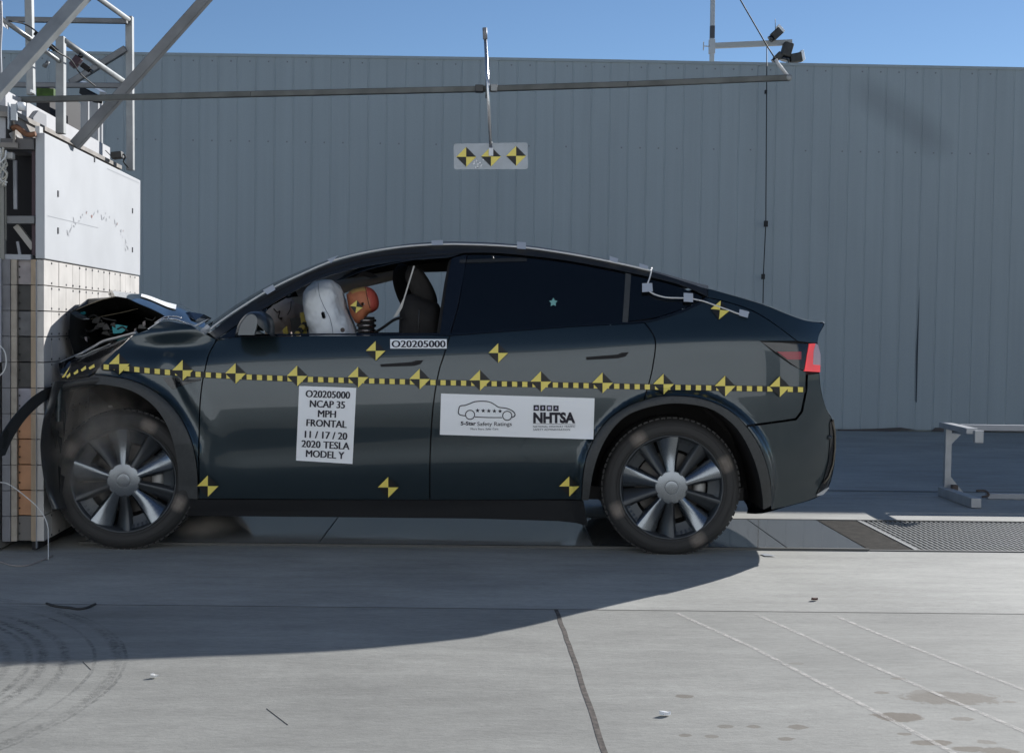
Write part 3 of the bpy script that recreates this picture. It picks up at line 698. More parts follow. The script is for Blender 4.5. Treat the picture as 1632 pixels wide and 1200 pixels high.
def wheel(c, side, rot, chalk, steer=0):
    yf = c.y if side > 0 else 2*YC-c.y
    C = Vector((c.x, yf, max(c.z, .352))); sg = -1 if side > 0 else 1     # outward sign along Y
    we = bpy.data.objects.new('wheel', None); COL.objects.link(we); we.parent = CAR; we.location = C-root_of(CAR); we.empty_display_size = .1
    def out(mb, name, mats):
        o = mb.build(name, mats, None); o.parent = we; return o   # built round the hub
    R0 = WR
    mb = MB()
    prof = [(.262, -.004), (.275, .006), (.290, .010), (.310, .012), (.330, .008), (.346, -.004), (.356, -.022), (.3605, -.05), (.362, -.09), (.362, -.16), (.3605, -.20), (.354, -.235), (.34, -.25), (.29, -.255), (.25, -.25)]
    mb.lathe(prof, (0, 0, 0), 'Y', 72, 0, sg)
    for k in range(72):      # tread grooves: raised shoulder blocks
        a = 2*math.pi*(k+.5)/72
        e = Vector((math.cos(a), 0, math.sin(a))); t = Vector((-math.sin(a), 0, math.cos(a)))
        mb.obox(e*.3585+Vector((0, -sg*.060, 0)), e, Vector((0, 1, 0)), t, (.0045, .040, .0115), 0)
        mb.obox(e*.3585+Vector((0, -sg*.150, 0)), e, Vector((0, 1, 0)), t, (.0045, .040, .0115), 0)
    for rr in (.285, .322):
        mb.lathe([(rr-.0015, .0095 if rr < .3 else .0095), (rr, .0145 if rr < .3 else .013), (rr+.0015, .0095)], (0, 0, 0), 'Y', 72, 0, sg)
    out(mb, 'tyre', [tyre_mat(chalk)])
    mb = MB()   # barrel and outer lip
    mb.lathe([(.258, -.012), (.266, .0005), (.272, .006), (.268, .009), (.262, .004), (.252, -.012), (.245, -.05), (.240, -.20)], (0, 0, 0), 'Y', 72, 0, sg)
    mb.lathe([(.240, -.135), (.06, -.135), (.0, -.135)], (0, 0, 0), 'Y', 48, 1, sg)
    out(mb, 'rim', [ALLOYD, DARK])
    mb = MB(); mb.lathe([(.178, -.085), (.178, -.105)], (0, 0, 0), 'Y', 48, 0, sg); mb.lathe([(.178, -.085), (.10, -.085), (.08, -.07)], (0, 0, 0), 'Y', 48, 0, sg)
    out(mb, 'brake_disc', [mat('brake_steel', (.09, .085, .08), .5, .6)])
    mb = MB()
    for a0, a1 in ((-25, 25),):
        rows = []
        for k in range(7):
            a = math.radians(a0+(a1-a0)*k/6); e = Vector((math.cos(a), 0, math.sin(a)))
            rows.append([e*.125+Vector((0, sg*-.08, 0)), e*.130+Vector((0, sg*-.055, 0)), e*.185+Vector((0, sg*-.055, 0)), e*.195+Vector((0, sg*-.08, 0))])
        mb.grid(rows)
    out(mb, 'brake_caliper', [mat('caliper_grey', (.34, .34, .33), .5, .3)])
    mb = MB()
    for k in range(10):
        a = math.radians(rot+36*k); hw0, hw1 = .020, (.060 if k % 2 == 0 else .052)
        e = Vector((math.cos(a), 0, math.sin(a))); t = Vector((-math.sin(a), 0, math.cos(a)))
        rows = []
        alt = 1 if k % 2 == 0 else -1
        for i in range(9):
            u = i/8; r = .078+(.262-.078)*u
            wd = (hw0+(hw1-hw0)*u**1.2)*(1.12 if alt > 0 else .95); tw = .010*u*(1 if alt > 0 else -1)
            lift = .004-.022*math.sin(u*math.pi)*.6+.004*u      # spokes dip between hub and lip
            cc = e*r+t*tw
            dl = .034*(.35+.65*u)
            q_ = alt; fl = (.022 if alt > 0 else .050)*u   # the face of every second spoke rolls the other way
            rows.append([cc-t*wd*1.0*q_+Vector((0, sg*(lift-.046*(.3+.7*u)), 0)), cc-t*wd*.62*q_+Vector((0, sg*(lift-.002), 0)), cc-t*wd*.50*q_+Vector((0, sg*(lift+.002), 0)), cc+t*wd*.1*q_+Vector((0, sg*(lift-fl*.25), 0)), cc+t*wd*1.15*q_+Vector((0, sg*(lift-fl-.004), 0)), cc+t*wd*1.2*q_+Vector((0, sg*(lift-fl-.03), 0))])
        mb.grid(rows, mi=0 if alt > 0 else 1)  # contrast of bright-lit and dim spokes put into the alloy colour
        # web on one flank of each second spoke
        pts = []
        for j in range(5):
            aa = a+math.radians(-alt*(6+j*5.5)); e2 = Vector((math.cos(aa), 0, math.sin(aa)))
            pts.append([e2*.263+Vector((0, sg*-.006, 0)), e2*.235+Vector((0, sg*-.020, 0)), e2*(.195 if alt > 0 else .222)+Vector((0, sg*-.034, 0))])
        mb.grid(pts, mi=1)
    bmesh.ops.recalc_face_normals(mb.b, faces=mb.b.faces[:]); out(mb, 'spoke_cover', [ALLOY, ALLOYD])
    mb = MB(); mb.lathe([(.089, -.022), (.0875, -.005), (.0848, .0012), (.0845, .002), (.0838, .002), (.0836, -.0005), (.0826, -.0005), (.0824, .002), (.0815, .0022), (.05, .005), (.0362, .0058), (.0352, .0058), (.035, .003), (.034, .003), (.0338, .0066), (.0328, .0068), (.015, .0075), (.0, .0076)], (0, 0, 0), 'Y', 48, 0, sg)
    out(mb, 'hub_cap', [ALLOY])
    return we
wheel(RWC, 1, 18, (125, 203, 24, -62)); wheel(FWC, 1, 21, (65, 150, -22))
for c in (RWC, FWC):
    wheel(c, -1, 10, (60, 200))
# --- crushed front end
def P(px, py, Y):
    if px < 250 and 470 < py < 830: Y = min(Y, F*2.18/(765-px))      # nothing of the car goes through the barrier face
    return at(px, py, Y)
def patch(name, rows, mats, parent=CAR, smooth=True, mi=None, sub=0):
    mb = MB(); mb.grid(rows, smooth=smooth); o = mb.build(name, mats, parent, recalc=True)
    if sub:
        md = o.modifiers.new('sub', 'SUBSURF'); md.levels = md.render_levels = sub
    return o
# buckled bonnet: near edge, crown line, far edge
near = csub([(183, 473), (197, 473.5), (207, 476), (230, 488.5), (257, 499.5), (272, 507), (300, 515), (326, 522)], 4)
mid = csub([(172, 470.5), (190, 471), (213, 472.5), (232, 473.5), (257, 477.5), (278, 482), (304, 493), (330, 508)], 4)
def lerp2(a, c, t): return (a[0]+(c[0]-a[0])*t, a[1]+(c[1]-a[1])*t)
rows = []
for a, c in zip(near, mid):
    A = P(a[0], a[1], 6.83); M_ = P(c[0], c[1], 7.40); B = Vector((M_.x-.02, 8.05, M_.z-.10))
    r = []
    for k in range(7):
        t = k/6; q = A.lerp(M_, t); q.z += .028*math.sin(t*math.pi)+.004*math.sin(q.x*31+t*5); r.append(q)
    for k in range(1, 4): r.append(M_.lerp(B, k/3))
    rows.append(r)
hood = patch('bonnet', rows, [PAINT])
# folded front flap of the bonnet, dark underside towards the camera
FL = mat('bonnet_underside', (.016, .016, .015), .5, 0, 0, .25, noise=.3, nscale=12, bump=.3)
F1 = [(112, 499, 7.15), (120, 494, 7.05), (140, 486, 7.0), (163, 477.5, 6.95), (183, 474, 6.9), (200, 474.5, 6.88), (230, 489, 6.86), (257, 500.5, 6.86), (268, 509, 6.88)]
F0 = [(114, 497, 7.3), (128, 485.5, 7.35), (140, 476.5, 7.38), (152, 475.2, 7.40), (166, 474.6, 7.42), (190, 471.6, 7.4), (210, 473, 7.4), (240, 476, 7.4), (262, 490, 7.4)]
F2 = [(111, 512, 7.25), (122, 507, 7.20), (144, 505, 7.12), (168, 497, 7.15), (188, 493, 7.10), (206, 491, 7.12), (226, 498, 7.1), (244, 505, 7.1), (258, 511, 7.05)]
F3 = [(110, 537, 7.05), (124, 532, 7.35), (146, 527, 7.45), (168, 520, 7.55), (190, 512, 7.6), (210, 507, 7.6), (226, 510, 7.5), (240, 512, 7.4), (250, 514, 7.2)]
F4 = [(119, 566, 6.95), (136, 557, 7.1), (152, 552, 7.2), (170, 547, 7.2), (190, 541, 7.2), (207, 536, 7.2), (222, 531, 7.2), (236, 526, 7.2), (248, 519, 7.1)]
patch('bonnet_flap', [[P(*p) for p in r] for r in (F0, F1, F2, F3, F4)], [FL], smooth=False)
# flap edges and odd brackets seen in the gap
mb = MB(); mb.tube([P(*p) for p in ((121, 494, 7.0), (140, 486, 6.95), (163, 477.5, 6.9), (186, 472.5, 6.86))], .0022, 0, 6)
mb.tube([P(*p) for p in ((143, 509, 7.05), (160, 505, 7.05), (190, 499, 7.05), (224, 491, 7.03))], .002, 0, 6); mb.build('bonnet_edge', [mat('bare_edge', (.20, .17, .12), .5, .4)], CAR)
def blob(name, pts, Y, m, th=.012):
    mb = MB(); mb.prism([P(p[0], p[1], Y) for p in pts], (0, th, 0), 0, .002); return mb.build(name, [m], CAR)
blob('torn_panel', [(112, 499), (120, 495.5), (136, 504), (143, 509), (132, 509.5), (120, 505)], 6.98, mat('torn_paint', (.14, .17, .20), .3, .4, 1))
blob('teal_bracket', [(127, 501), (130, 495), (134, 494), (136, 499), (134, 502)], 6.99, TEAL)
blob('teal_bracket', [(178, 519), (186, 517), (203, 520), (199, 527), (193, 531), (180, 532)], 6.98, TEAL)
blob('clip', [(227, 514), (231, 511), (232, 518), (228, 521)], 6.97, CELLP)
blob('clip', [(214, 524), (217, 523), (216, 528), (213, 528)], 6.97, CELLP)
blob('clip', [(134, 537), (138, 537), (139, 545), (135, 542)], 6.94, CELLP)
blob('torn_panel', [(109, 525), (114, 529), (118, 538), (109, 540)], 6.97, FL)
ENG = [mat('engine_grey', (.03, .03, .03), .4, .5), mat('engine_black', (.02, .02, .02), .35), mat('engine_alloy', (.06, .06, .058), .4, .7)]
for k in range(16):
    x_ = random.uniform(126, 236); y_ = random.uniform(503, 540)-(x_-126)*.12; Y_ = random.uniform(6.97, 7.06); mb = MB()
    if k % 2: mb.tube(cr([P(x_, y_, Y_), P(x_+random.uniform(4, 12), y_+random.uniform(-6, 4), Y_), P(x_+random.uniform(14, 26), y_+random.uniform(-7, 7), Y_)], 4), random.uniform(.003, .008), 0, 7)
    else: mb.prism([P(x_, y_, Y_), P(x_+random.uniform(5, 14), y_-random.uniform(0, 4), Y_), P(x_+random.uniform(4, 16), y_+random.uniform(4, 10), Y_), P(x_-2, y_+random.uniform(3, 8), Y_)], (0, .03, 0), 0, .003)
    mb.build('engine_piece', [ENG[k % 3]], CAR)
# collapsed upper edge of the wing / smashed headlamp, black
patch('headlamp', [[P(*p) for p in r] for r in (
    [(93, 577, 6.75), (104, 571, 6.82), (119, 566, 6.86), (140, 557, 6.90), (166, 546, 6.90), (190, 539, 6.90), (214, 532, 6.80)],
    [(94, 588, 6.66), (106, 582, 6.68), (121, 576, 6.70), (140, 566, 6.72), (163, 554, 6.72), (185, 545, 6.70), (206, 538, 6.64)],
    [(96, 600, 6.64), (110, 595, 6.60), (126, 588, 6.58), (143, 580, 6.57), (160, 571, 6.57), (178, 558, 6.57), (198, 547, 6.57)],
    [(98, 607, 6.66), (114, 605, 6.60), (130, 602, 6.57), (146, 598, 6.555), (158, 587, 6.55), (170, 573, 6.55), (197, 548, 6.56)])], [mat('lamp_black', (.012, .012, .013), .2, 0, .5)], sub=1)
LIP = mat('painted_sun_lip', (.40, .41, .42), .35, .5, .5)  # paler than the wing paint: sunlight on the edge put into the colour
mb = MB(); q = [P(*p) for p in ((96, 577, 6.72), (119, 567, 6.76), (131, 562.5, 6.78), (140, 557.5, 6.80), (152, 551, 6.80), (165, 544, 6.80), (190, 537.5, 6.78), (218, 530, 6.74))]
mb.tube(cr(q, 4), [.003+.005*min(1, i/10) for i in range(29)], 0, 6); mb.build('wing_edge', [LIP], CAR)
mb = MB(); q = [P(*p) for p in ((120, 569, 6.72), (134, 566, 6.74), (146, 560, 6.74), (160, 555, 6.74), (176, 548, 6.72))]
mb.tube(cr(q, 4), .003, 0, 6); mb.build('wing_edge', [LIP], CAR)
# silver foil along the bonnet gap
mb = MB()
q = cr([P(*p) for p in ((236, 525, 6.62), (244, 520, 6.62), (254, 513, 6.62), (262, 509, 6.64), (274, 508.5, 6.66), (284, 510, 6.66), (300, 517, 6.66), (308, 521, 6.66), (319, 528, 6.68))], 4)
mb.tube(q, .0045, 0, 6); mb.tube([p+Vector((0, .03, .014)) for p in q[4:22]], .004, 0, 6)
mb.build('foil_tape', [mat('foil', (.6, .6, .62), .25, .8, bump=.6, nscale=90)], CAR)
# windscreen scuttle
mb = MB(); q = [P(*p) for p in ((293, 499, 7.0), (302, 497, 7.0), (325, 501, 7.0), (312, 511, 6.9), (306, 508, 6.9))]
mb.prism(q, (0, .2, -.02)); mb.build('scuttle', [BLACKGLOSS], CAR)
blob('tape_piece', [(318, 527), (330, 517), (335, 521), (333, 530), (322, 532)], 6.70, SILVERT, .006)
blob('wiper', [(306, 520), (330, 509), (334, 508), (312, 521)], 6.75, SILVERT, .01)
# white label on the bonnet top
def on_hood(px, py):
    for i in range(40):
        pass
    return None
hl = []
for t in (.30, .52):
    r = []
    for i in range(9):
        j = 11+i*1.25; j0 = int(j); f = j-j0; a = lerp2(near[j0], near[j0+1], f); c = lerp2(mid[j0], mid[j0+1], f)
        A = P(a[0], a[1], 6.83); M_ = P(c[0], c[1], 7.40); q = A.lerp(M_, t); q.z += .028*math.sin(t*math.pi)+.004*math.sin(q.x*31+t*5)+.006; r.append(q)
    hl.append(r)
patch('bonnet_label', hl, [WHITE])
# flattened bumper skin between barrier and wheel
def Lx(py): 
    pts = [(606, 86), (640, 74), (680, 66), (710, 63), (745, 66), (780, 72), (806, 80), (822, 90)]
    for a, c in zip(pts, pts[1:]):
        if py <= c[0]: return a[1]+(c[1]-a[1])*(py-a[0])/(c[0]-a[0])
    return pts[-1][1]
rows = []
for i in range(15):
    py = 608+i*14.5; x0 = Lx(py); r = []
    for k, (dx, Y) in enumerate(((3, 6.50), (1, 6.44), (0, 6.39), (4, 6.37), (11, 6.40), (17, 6.47), (24, 6.50), (31, 6.56), (38, 6.66))):
        j = random.uniform(-1.6, 1.6) if 2 < k < 8 else 0
        r.append(P(x0+dx+j, py, Y+.02*math.sin(i*1.1+k*2)))
    rows.append(r)
patch('bumper_skin', rows, [mat('bumper_black', (.035, .036, .037), .32, .0, .5)], sub=1)
rows = [[P(x+random.uniform(-1, 1), py, Y) for x, Y in ((84, 6.46), (92, 6.42), (98, 6.44), (105, 6.50))] for py in (615, 632, 655, 672)]
patch('bumper_shard', rows, [PAINT], sub=1)
mb = MB()
for k in range(9):
    y0 = random.uniform(640, 780); x = random.uniform(78, 104)
    mb.prism([P(x, y0, 6.42), P(x+random.uniform(3, 8), y0+3, 6.44), P(x+random.uniform(0, 5), y0+random.uniform(18, 45), 6.44)], (0, .01, 0))
mb.build('bumper_fragment', [FL], CAR)
blob('clip', [(172, 646), (178, 646), (179, 650), (173, 650)], 6.75, CABLEW)
# torn-off arch moulding whipping forward of the wheel
up = cr([Vector((p[0], p[1], 0)) for p in ((168, 599), (140, 601.5), (112, 607), (80, 616), (52, 632), (24, 660), (2, 690), (-14, 716))], 4)
lo = cr([Vector((p[0], p[1], 0)) for p in ((168, 613.5), (140, 614.5), (112, 619), (84, 630), (60, 645), (35, 669), (14, 700), (2, 727))], 4)
mb = MB(); rows = []
for i, (a, c) in enumerate(zip(up, lo)):
    Y = 6.485-.05*(i/28); A = P(a.x, a.y, Y); C_ = P(c.x, c.y, Y)
    rows.append([A+Vector((0, .03, 0)), A, A.lerp(C_, .12)+Vector((0, -.012, 0)), A.lerp(C_, .5)+Vector((0, -.018, 0)), A.lerp(C_, .9)+Vector((0, -.010, 0)), C_, C_+Vector((0, .05, 0))])
mb.grid(rows); mb.build('torn_arch_moulding', [mat('moulding_black', (.022, .022, .021), .55)], CAR, recalc=True)
mb = MB(); mb.prism([P(*p, 6.43) for p in ((10, 682), (13, 690), (9, 716), (3, 714), (6, 700), (5, 688))], (0, .01, 0)); mb.build('moulding_clip', [FL], CAR)
mb = MB()     # crushed engine-bay block behind the wheel
mb.box(at(142, 560, 6.95), at(330, 780, 7.95)); mb.build('engine_bay', DARK, CAR)
# ------------------------------------------------------------------ cabin
mb = MB()
def seat(xpx, Y, far):
    s_ = bpy.data.objects.new('front_seat', None); COL.objects.link(s_); s_.parent = CAR; b0 = P(xpx, 640, Y); s_.location = b0-root_of(CAR)
    def prof(name, pts, hw, m):
        mb = MB(); rows = []
        c = cr([Vector((p[0], p[1], 0)) for p in pts+[pts[0]]], 4)
        base = [P(p.x, p.y, Y) for p in c]; ct = sum(base[:-1], Vector())/(len(base)-1)
        for u, s in ((-1, .05), (-1, .6), (-.92, .86), (-.7, .97), (0, 1), (.7, .97), (.92, .86), (1, .6), (1, .05)):
            rows.append([Vector((ct.x+(p.x-ct.x)*s, Y+hw*u, ct.z+(p.z-ct.z)*s)) for p in base])
        mb.grid(rows); o = mb.build(name, [m], s_, recalc=True); return o
    prof('headrest', [(p[0]+xpx, p[1]) for p in ([(-10, 424), (2, 423), (12, 432), (24, 450), (33, 470), (34, 486), (20, 492), (4, 484), (-8, 462), (-16, 440)] if not far else [(-14, 432), (-4, 421), (8, 424), (16, 440), (18, 470), (10, 488), (-2, 486), (-11, 466), (-15, 448)])], .13, SEATM)
    prof('backrest', [(p[0]+xpx, p[1]) for p in ([(-22, 480), (-6, 468), (22, 478), (40, 490), (44, 540), (46, 620), (30, 660), (0, 660), (-18, 610), (-24, 540)] if not far else [(4, 470), (14, 470), (30, 500), (34, 560), (20, 640), (-4, 640), (4, 560)])], .25, SEATM)
    prof('seat_cushion', [(p[0]+xpx, p[1]) for p in [(-130, 630), (-60, 622), (20, 636), (30, 665), (-20, 690), (-130, 680)]], .25, SEATM)
    if not far: pass
    return s_
seat(662, 7.08, False); seat(642, 7.86, True)
mb = MB(); mb.tube([P(*p) for p in ((668, 494, 6.83), (667, 530, 6.83))], .004, 0, 6); mb.build('seat_trim', [mat('seat_strip', (.05, .05, .05), .5)], CAR)
mb = MB(); q = [(660, 424), (652, 450), (644, 476), (638, 492), (630, 505)]; w_ = .008
q = [P(p[0], p[1], 6.78) for p in q]
rows = [[p+Vector((-.004, 0, 0)), p+Vector((.004, 0, 0))] for p in q[:3]]+[[p+Vector((-.012, 0, -.004)), p+Vector((.010, 0, .004))] for p in q[3:]]
mb.grid(rows); mb.build('seat_belt', [mat('belt_web', (.50, .48, .44), .7)], CAR)
mb = MB(); mb.tube(cr([P(*p) for p in ((598, 530, 6.95), (612, 521, 6.9), (626, 511, 6.85), (636, 507, 6.8), (640, 509, 6.8))], 4), .008, 0, 7); mb.build('belt_tensioner', [DARK], CAR)
mb = MB(); mb.box(P(360, 535, 6.75), P(470, 640, 8.15), bev=.03); mb.build('dashboard', DARK, CAR)
# far-side cabin lining and deployed curtain bag seen through the open window
mb = MB(); rows = []
for k in range(9):
    t = k/8; a = lerp2((470, 462), (645, 424), t); c = lerp2((480, 482), (640, 444), t)
    if k in (2, 3): c = (c[0], c[1]+4)
    rows.append([P(a[0], a[1], 8.1), P((a[0]+c[0])/2, (a[1]+c[1])/2, 8.02), P(c[0], c[1], 8.06)])
mb.grid(rows); mb.build('curtain_airbag', [mat('curtain_grey', (.36, .34, .31), .9, bump=.3, nscale=14)], CAR)
mb = MB()
for pts in ([(565, 441), (578, 433), (590, 434), (603, 441), (590, 443), (578, 440)], ):
    mb.prism([P(p[0], p[1], 7.98) for p in pts], (0, .02, 0))
mb.build('grab_handle', [mat('grab_grey', (.08, .075, .07), .6)], CAR)
mb = MB(); mb.prism([P(p[0], p[1], 7.98) for p in [(640, 424), (718, 416), (714, 433), (676, 434), (640, 440)]], (0, .02, 0)); mb.build('headliner', [mat('liner_dark', (.06, .055, .05), .9)], CAR)
# driver airbag: a thick cushion standing off the wheel
def lump(name, pix, Y, hw, m, parent=CAR, seam=None, sub=1, pts3=((-1, .08), (-.96, .5), (-.82, .78), (-.5, .95), (0, 1), (.5, .95), (.82, .78), (.96, .5), (1, .08)), n=4):
    mb = MB(); rows = []
    c = csub(pix+[pix[0]], n); base = [P(p[0], p[1], Y) for p in c]; ct = sum(base[:-1], Vector())/(len(base)-1)
    for u, s in pts3: rows.append([Vector((ct.x+(p.x-ct.x)*s, Y+hw*u, ct.z+(p.z-ct.z)*s)) for p in base])
    mb.grid(rows); o = mb.build(name, m if isinstance(m, list) else [m], parent, recalc=True); return o
ab = lump('driver_airbag', [(505, 448), (520, 445.5), (534, 448), (545, 462), (552, 490), (562, 515), (569, 540), (562, 570), (530, 580), (505, 560), (496, 530), (488, 505), (485, 480), (490, 460)], 7.08, .26, AIRB)
tx = bpy.data.textures.new('wrinkle', 'CLOUDS'); tx.noise_scale = .09; tx.noise_depth = 2
def wrinkle(o, st):
    a_ = o.modifiers.new('sub', 'SUBSURF'); a_.levels = a_.render_levels = 3
    d_ = o.modifiers.new('wrinkle', 'DISPLACE'); d_.texture = tx; d_.strength = st; d_.mid_level = .5; d_.texture_coords = 'LOCAL'
wrinkle(ab, .030)
mb = MB(); q = cr([P(*p) for p in ((507, 451, 6.86), (509, 470, 6.80), (517, 490, 6.798), (525, 505, 6.80), (529, 520, 6.80), (531, 534, 6.80))], 5)
mb.tube(q, .0018, 0, 5); mb.build('airbag_seam', [mat('seam_grey', (.25, .26, .30), .8)], ab)
mb = MB(); c = P(546, 526, 6.80); mb.lathe([(.0, -.004), (.011, -.004), (.012, 0)], c, 'Y', 20); mb.build('vent_hole', [mat('vent_dark', (.10, .08, .07), .9)], ab)
mb = MB()   # steering wheel rim with marker tape
N = 40; ctr = P(466, 556, 7.08)
ax = Vector((-.86, 0, .5)).normalized(); e1 = Vector((0, 1, 0)); e2 = ax.cross(e1)
for k in range(N):
    a0, a1 = 2*math.pi*k/N, 2*math.pi*(k+1)/N
    mb.tube([ctr+(e1*math.cos(a)+e2*math.sin(a))*.175 for a in (a0, (a0+a1)/2, a1)], .017, 1 if k % 2 else 0, 8, cap=False)
mb.bar(ctr-e1*.18, ctr+e1*.18, .05, .02); mb.bar(ctr, ctr+Vector((-.25, 0, -.16)), .08, .06)
mb.build('steering_wheel', [TBLK, mat('wheel_tape', (.34, .25, .06), .6)], CAR)
blob('column_cowl', [(462, 508), (478, 506), (486, 512), (490, 534), (466, 534), (464, 520)], 7.15, mat('cowl_grey', (.05, .048, .045), .6), .1)
mb = MB(); mb.prism([P(p[0], p[1], 7.0) for p in [(450, 526), (457, 519), (459, 532), (452, 533)]], (0, .02, 0)); mb.prism([P(p[0], p[1], 7.02) for p in [(478, 499), (484, 497), (489, 533), (482, 533)]], (0, .02, 0)); mb.build('marker_tape', [mat('cabin_yellow', (.42, .32, .05), .6)], CAR)
pb = lump('passenger_airbag', [(425, 500), (440, 486), (455, 476), (470, 476), (482, 486), (486, 505), (480, 530), (470, 545), (440, 545), (426, 530)], 7.75, .22, PINK); wrinkle(pb, .035)
blob('sun_shade', [(463, 474), (486, 472), (484, 488), (470, 482)], 7.5, mat('shade_white', (.42, .42, .40), .8), .01)
mb = MB()
mb.tube(cr([P(*p) for p in ((436, 492, 7.50), (442, 498, 7.5), (446, 496, 7.5), (444, 506, 7.5), (449, 508, 7.5))], 4), .004, 0, 5)
mb.tube(cr([P(*p) for p in ((464, 480, 7.51), (463, 492, 7.5), (458, 502, 7.5))], 4), .003, 0, 5); mb.build('airbag_crease', [mat('crease_brown', (.12, .08, .07), .8)], CAR)
# ------------------------------------------------------------------ dummy in the driver's seat
DM = empty('crash_test_dummy', P(600, 660, 7.08), 'crash test dummy with orange head and target sticker, bent into the white airbag', 'dummy')
# head seen from its left side, face pressed to the airbag
hd = [(552, 470), (560, 462), (572, 458), (584, 457), (594, 461), (601, 470), (604, 482), (602, 492), (594, 498), (588, 500), (584, 505), (580, 512), (570, 516), (562, 508), (556, 492)]
hp = ((-1, .10), (-.93, .5), (-.78, .74), (-.5, .92), (0, 1), (.5, .92), (.78, .74), (.93, .5), (1, .10))
ho = lump('head', hd, 7.08, .078, [ORANGE, REDD, mat('head_tan', (.50, .30, .09), .6)], DM, pts3=hp, n=5)
cR = P(588, 480, 7.08); seam = [(582, 457), (584, 475), (588, 490), (592, 499)]
for f in ho.data.polygons:
    c = f.center + ho.parent.location
    x, y = proj(c)
    xs_ = 582+(y-457)/42*10
    f.material_index = 1 if x > xs_ else (2 if y < 468-(x-552)*.14 and x < 583 else 0); f.use_smooth = True
mb = MB(); mb.tube(cr([P(*p) for p in ((582.5, 458, 7.0), (584, 468, 6.995), (586.5, 480, 6.993), (590, 492, 6.998))], 4), .0016, 0, 5); mb.build('cap_seam', [DARK], DM)
def target(parent, fn, px, py, h, lift, name='target_marker', rot=0, squash=1):
    mb = MB(); ca, sa = math.cos(rot), math.sin(rot)
    def pt(u, v):
        x, y = u*h*squash, v*h
        return fn(px+x*ca-y*sa, py+x*sa+y*ca)+Vector((0, -lift, 0))
    q = {'N': (0, -1), 'S': (0, 1), 'E': (1, 0), 'W': (-1, 0)}
    for a, c, mi in (('W', 'N', 0), ('N', 'E', 1), ('E', 'S', 0), ('S', 'W', 1)):
        n_ = 3; A = q[a]; C_ = q[c]
        # subdivide each quadrant so that it follows the panel
        g = [[pt((A[0]*(i-j)+C_[0]*j)/n_, (A[1]*(i-j)+C_[1]*j)/n_) for j in range(i+1)] for i in range(n_+1)]
        for i in range(n_):
            for j in range(i+1):
                mb.face([g[i][j], g[i+1][j], g[i+1][j+1]], mi)
                if j < i: mb.face([g[i][j], g[i+1][j+1], g[i][j+1]], mi)
    o = mb.build(name, [YEL, TBLK], parent)
    for f in o.data.polygons:
        if f.normal.y > 0: f.flip()
    return o
target(DM, lambda x, y: P(x, y, 6.992), 568, 489, 10.5, .004, rot=.12)
for m in (0,): pass
mb = MB(); A = P(584, 505, 7.08); B = P(583, 545, 7.08)
d = (B-A); prof = []
for k in range(40):
    t = k/39; prof.append((.050+.006*(1 if (k//4) % 2 else -1)*.8, -d.length*t))
rg = mb.lathe(prof, A, 'Z', 28, 0)
nk = mb.build('neck', [mat('neck_metal', (.16, .15, .15), .25, .85), DARK], DM)
for f in nk.data.polygons:
    k = int((-(f.center.z)+(A.z-DM.location.z))/d.length*39); f.material_index = 1 if (k//4) % 2 == 0 else 0
# torso with shoulders and arms, one continuous body
def skin_body(name, verts, edges, radii, m, parent, root=0, sub=2):
    me = bpy.data.meshes.new(name); me.from_pydata([tuple(v) for v in verts], edges, []); o = link(name, me, parent, [m])
    md = o.modifiers.new('skin', 'SKIN'); lay = me.skin_vertices[0]
    for i, r in enumerate(radii): lay.data[i].radius = (r, r) if not isinstance(r, tuple) else r; lay.data[i].use_root = (i == root)
    s_ = o.modifiers.new('sub', 'SUBSURF'); s_.levels = s_.render_levels = sub; return o
sh = P(598, 560, 7.08)
V = [sh+Vector((.22, 0, -.50)), sh+Vector((.16, 0, -.34)), sh+Vector((.08, 0, -.16)), sh+Vector((0.02, 0, -.02)),
     sh+Vector((.03, -.17, -.02)), sh+Vector((-.10, -.22, -.22)), sh+Vector((-.32, -.17, -.20)), sh+Vector((.03, .17, -.02)), sh+Vector((-.10, .22, -.22)), sh+Vector((-.32, .17, -.20)),
     sh+Vector((-.12, -.10, -.50)), sh+Vector((-.34, -.11, -.44)), sh+Vector((-.52, -.11, -.70)), sh+Vector((-.12, .10, -.50)), sh+Vector((-.34, .11, -.44)), sh+Vector((-.52, .11, -.70))]
E = [(0, 1), (1, 2), (2, 3), (3, 4), (4, 5), (5, 6), (3, 7), (7, 8), (8, 9), (0, 10), (10, 11), (11, 12), (0, 13), (13, 14), (14, 15)]
skin_body('body', V, E, [.13, .13, .14, .10, .065, .05, .036, .065, .05, .036, .085, .065, .05, .085, .065, .05], REDD, DM)
# ------------------------------------------------------------------ things on the bodywork
def sfn(off): return lambda x, y: surf(x, y)
TC = [(103, 600), (110, 596), (120, 592), (135, 587.5), (148, 584), (165, 584.5), (190, 586), (240, 591), (291, 595), (375, 600), (473, 604), (570, 606.5), (668, 609), (765, 611), (862, 613), (960, 615), (1057, 617), (1155, 618.5), (1242, 620), (1284, 621)]
def tape_y(x):
    for a, c in zip(TC, TC[1:]):
        if x <= c[0]: return a[1]+(c[1]-a[1])*(x-a[0])/(c[0]-a[0])
    return TC[-1][1]
tp = MB(); x = 162.0
def tq(x0, x1, h, mi, lift):
    n_ = 2
    for k in range(n_):
        a = x0+(x1-x0)*k/n_; c = x0+(x1-x0)*(k+1)/n_
        tp.face([surf(x_, y_)+Vector((0, -lift, 0)) for x_, y_ in ((a, tape_y(a)-h), (a, tape_y(a)+h), (c, tape_y(c)+h), (c, tape_y(c)-h))], mi)
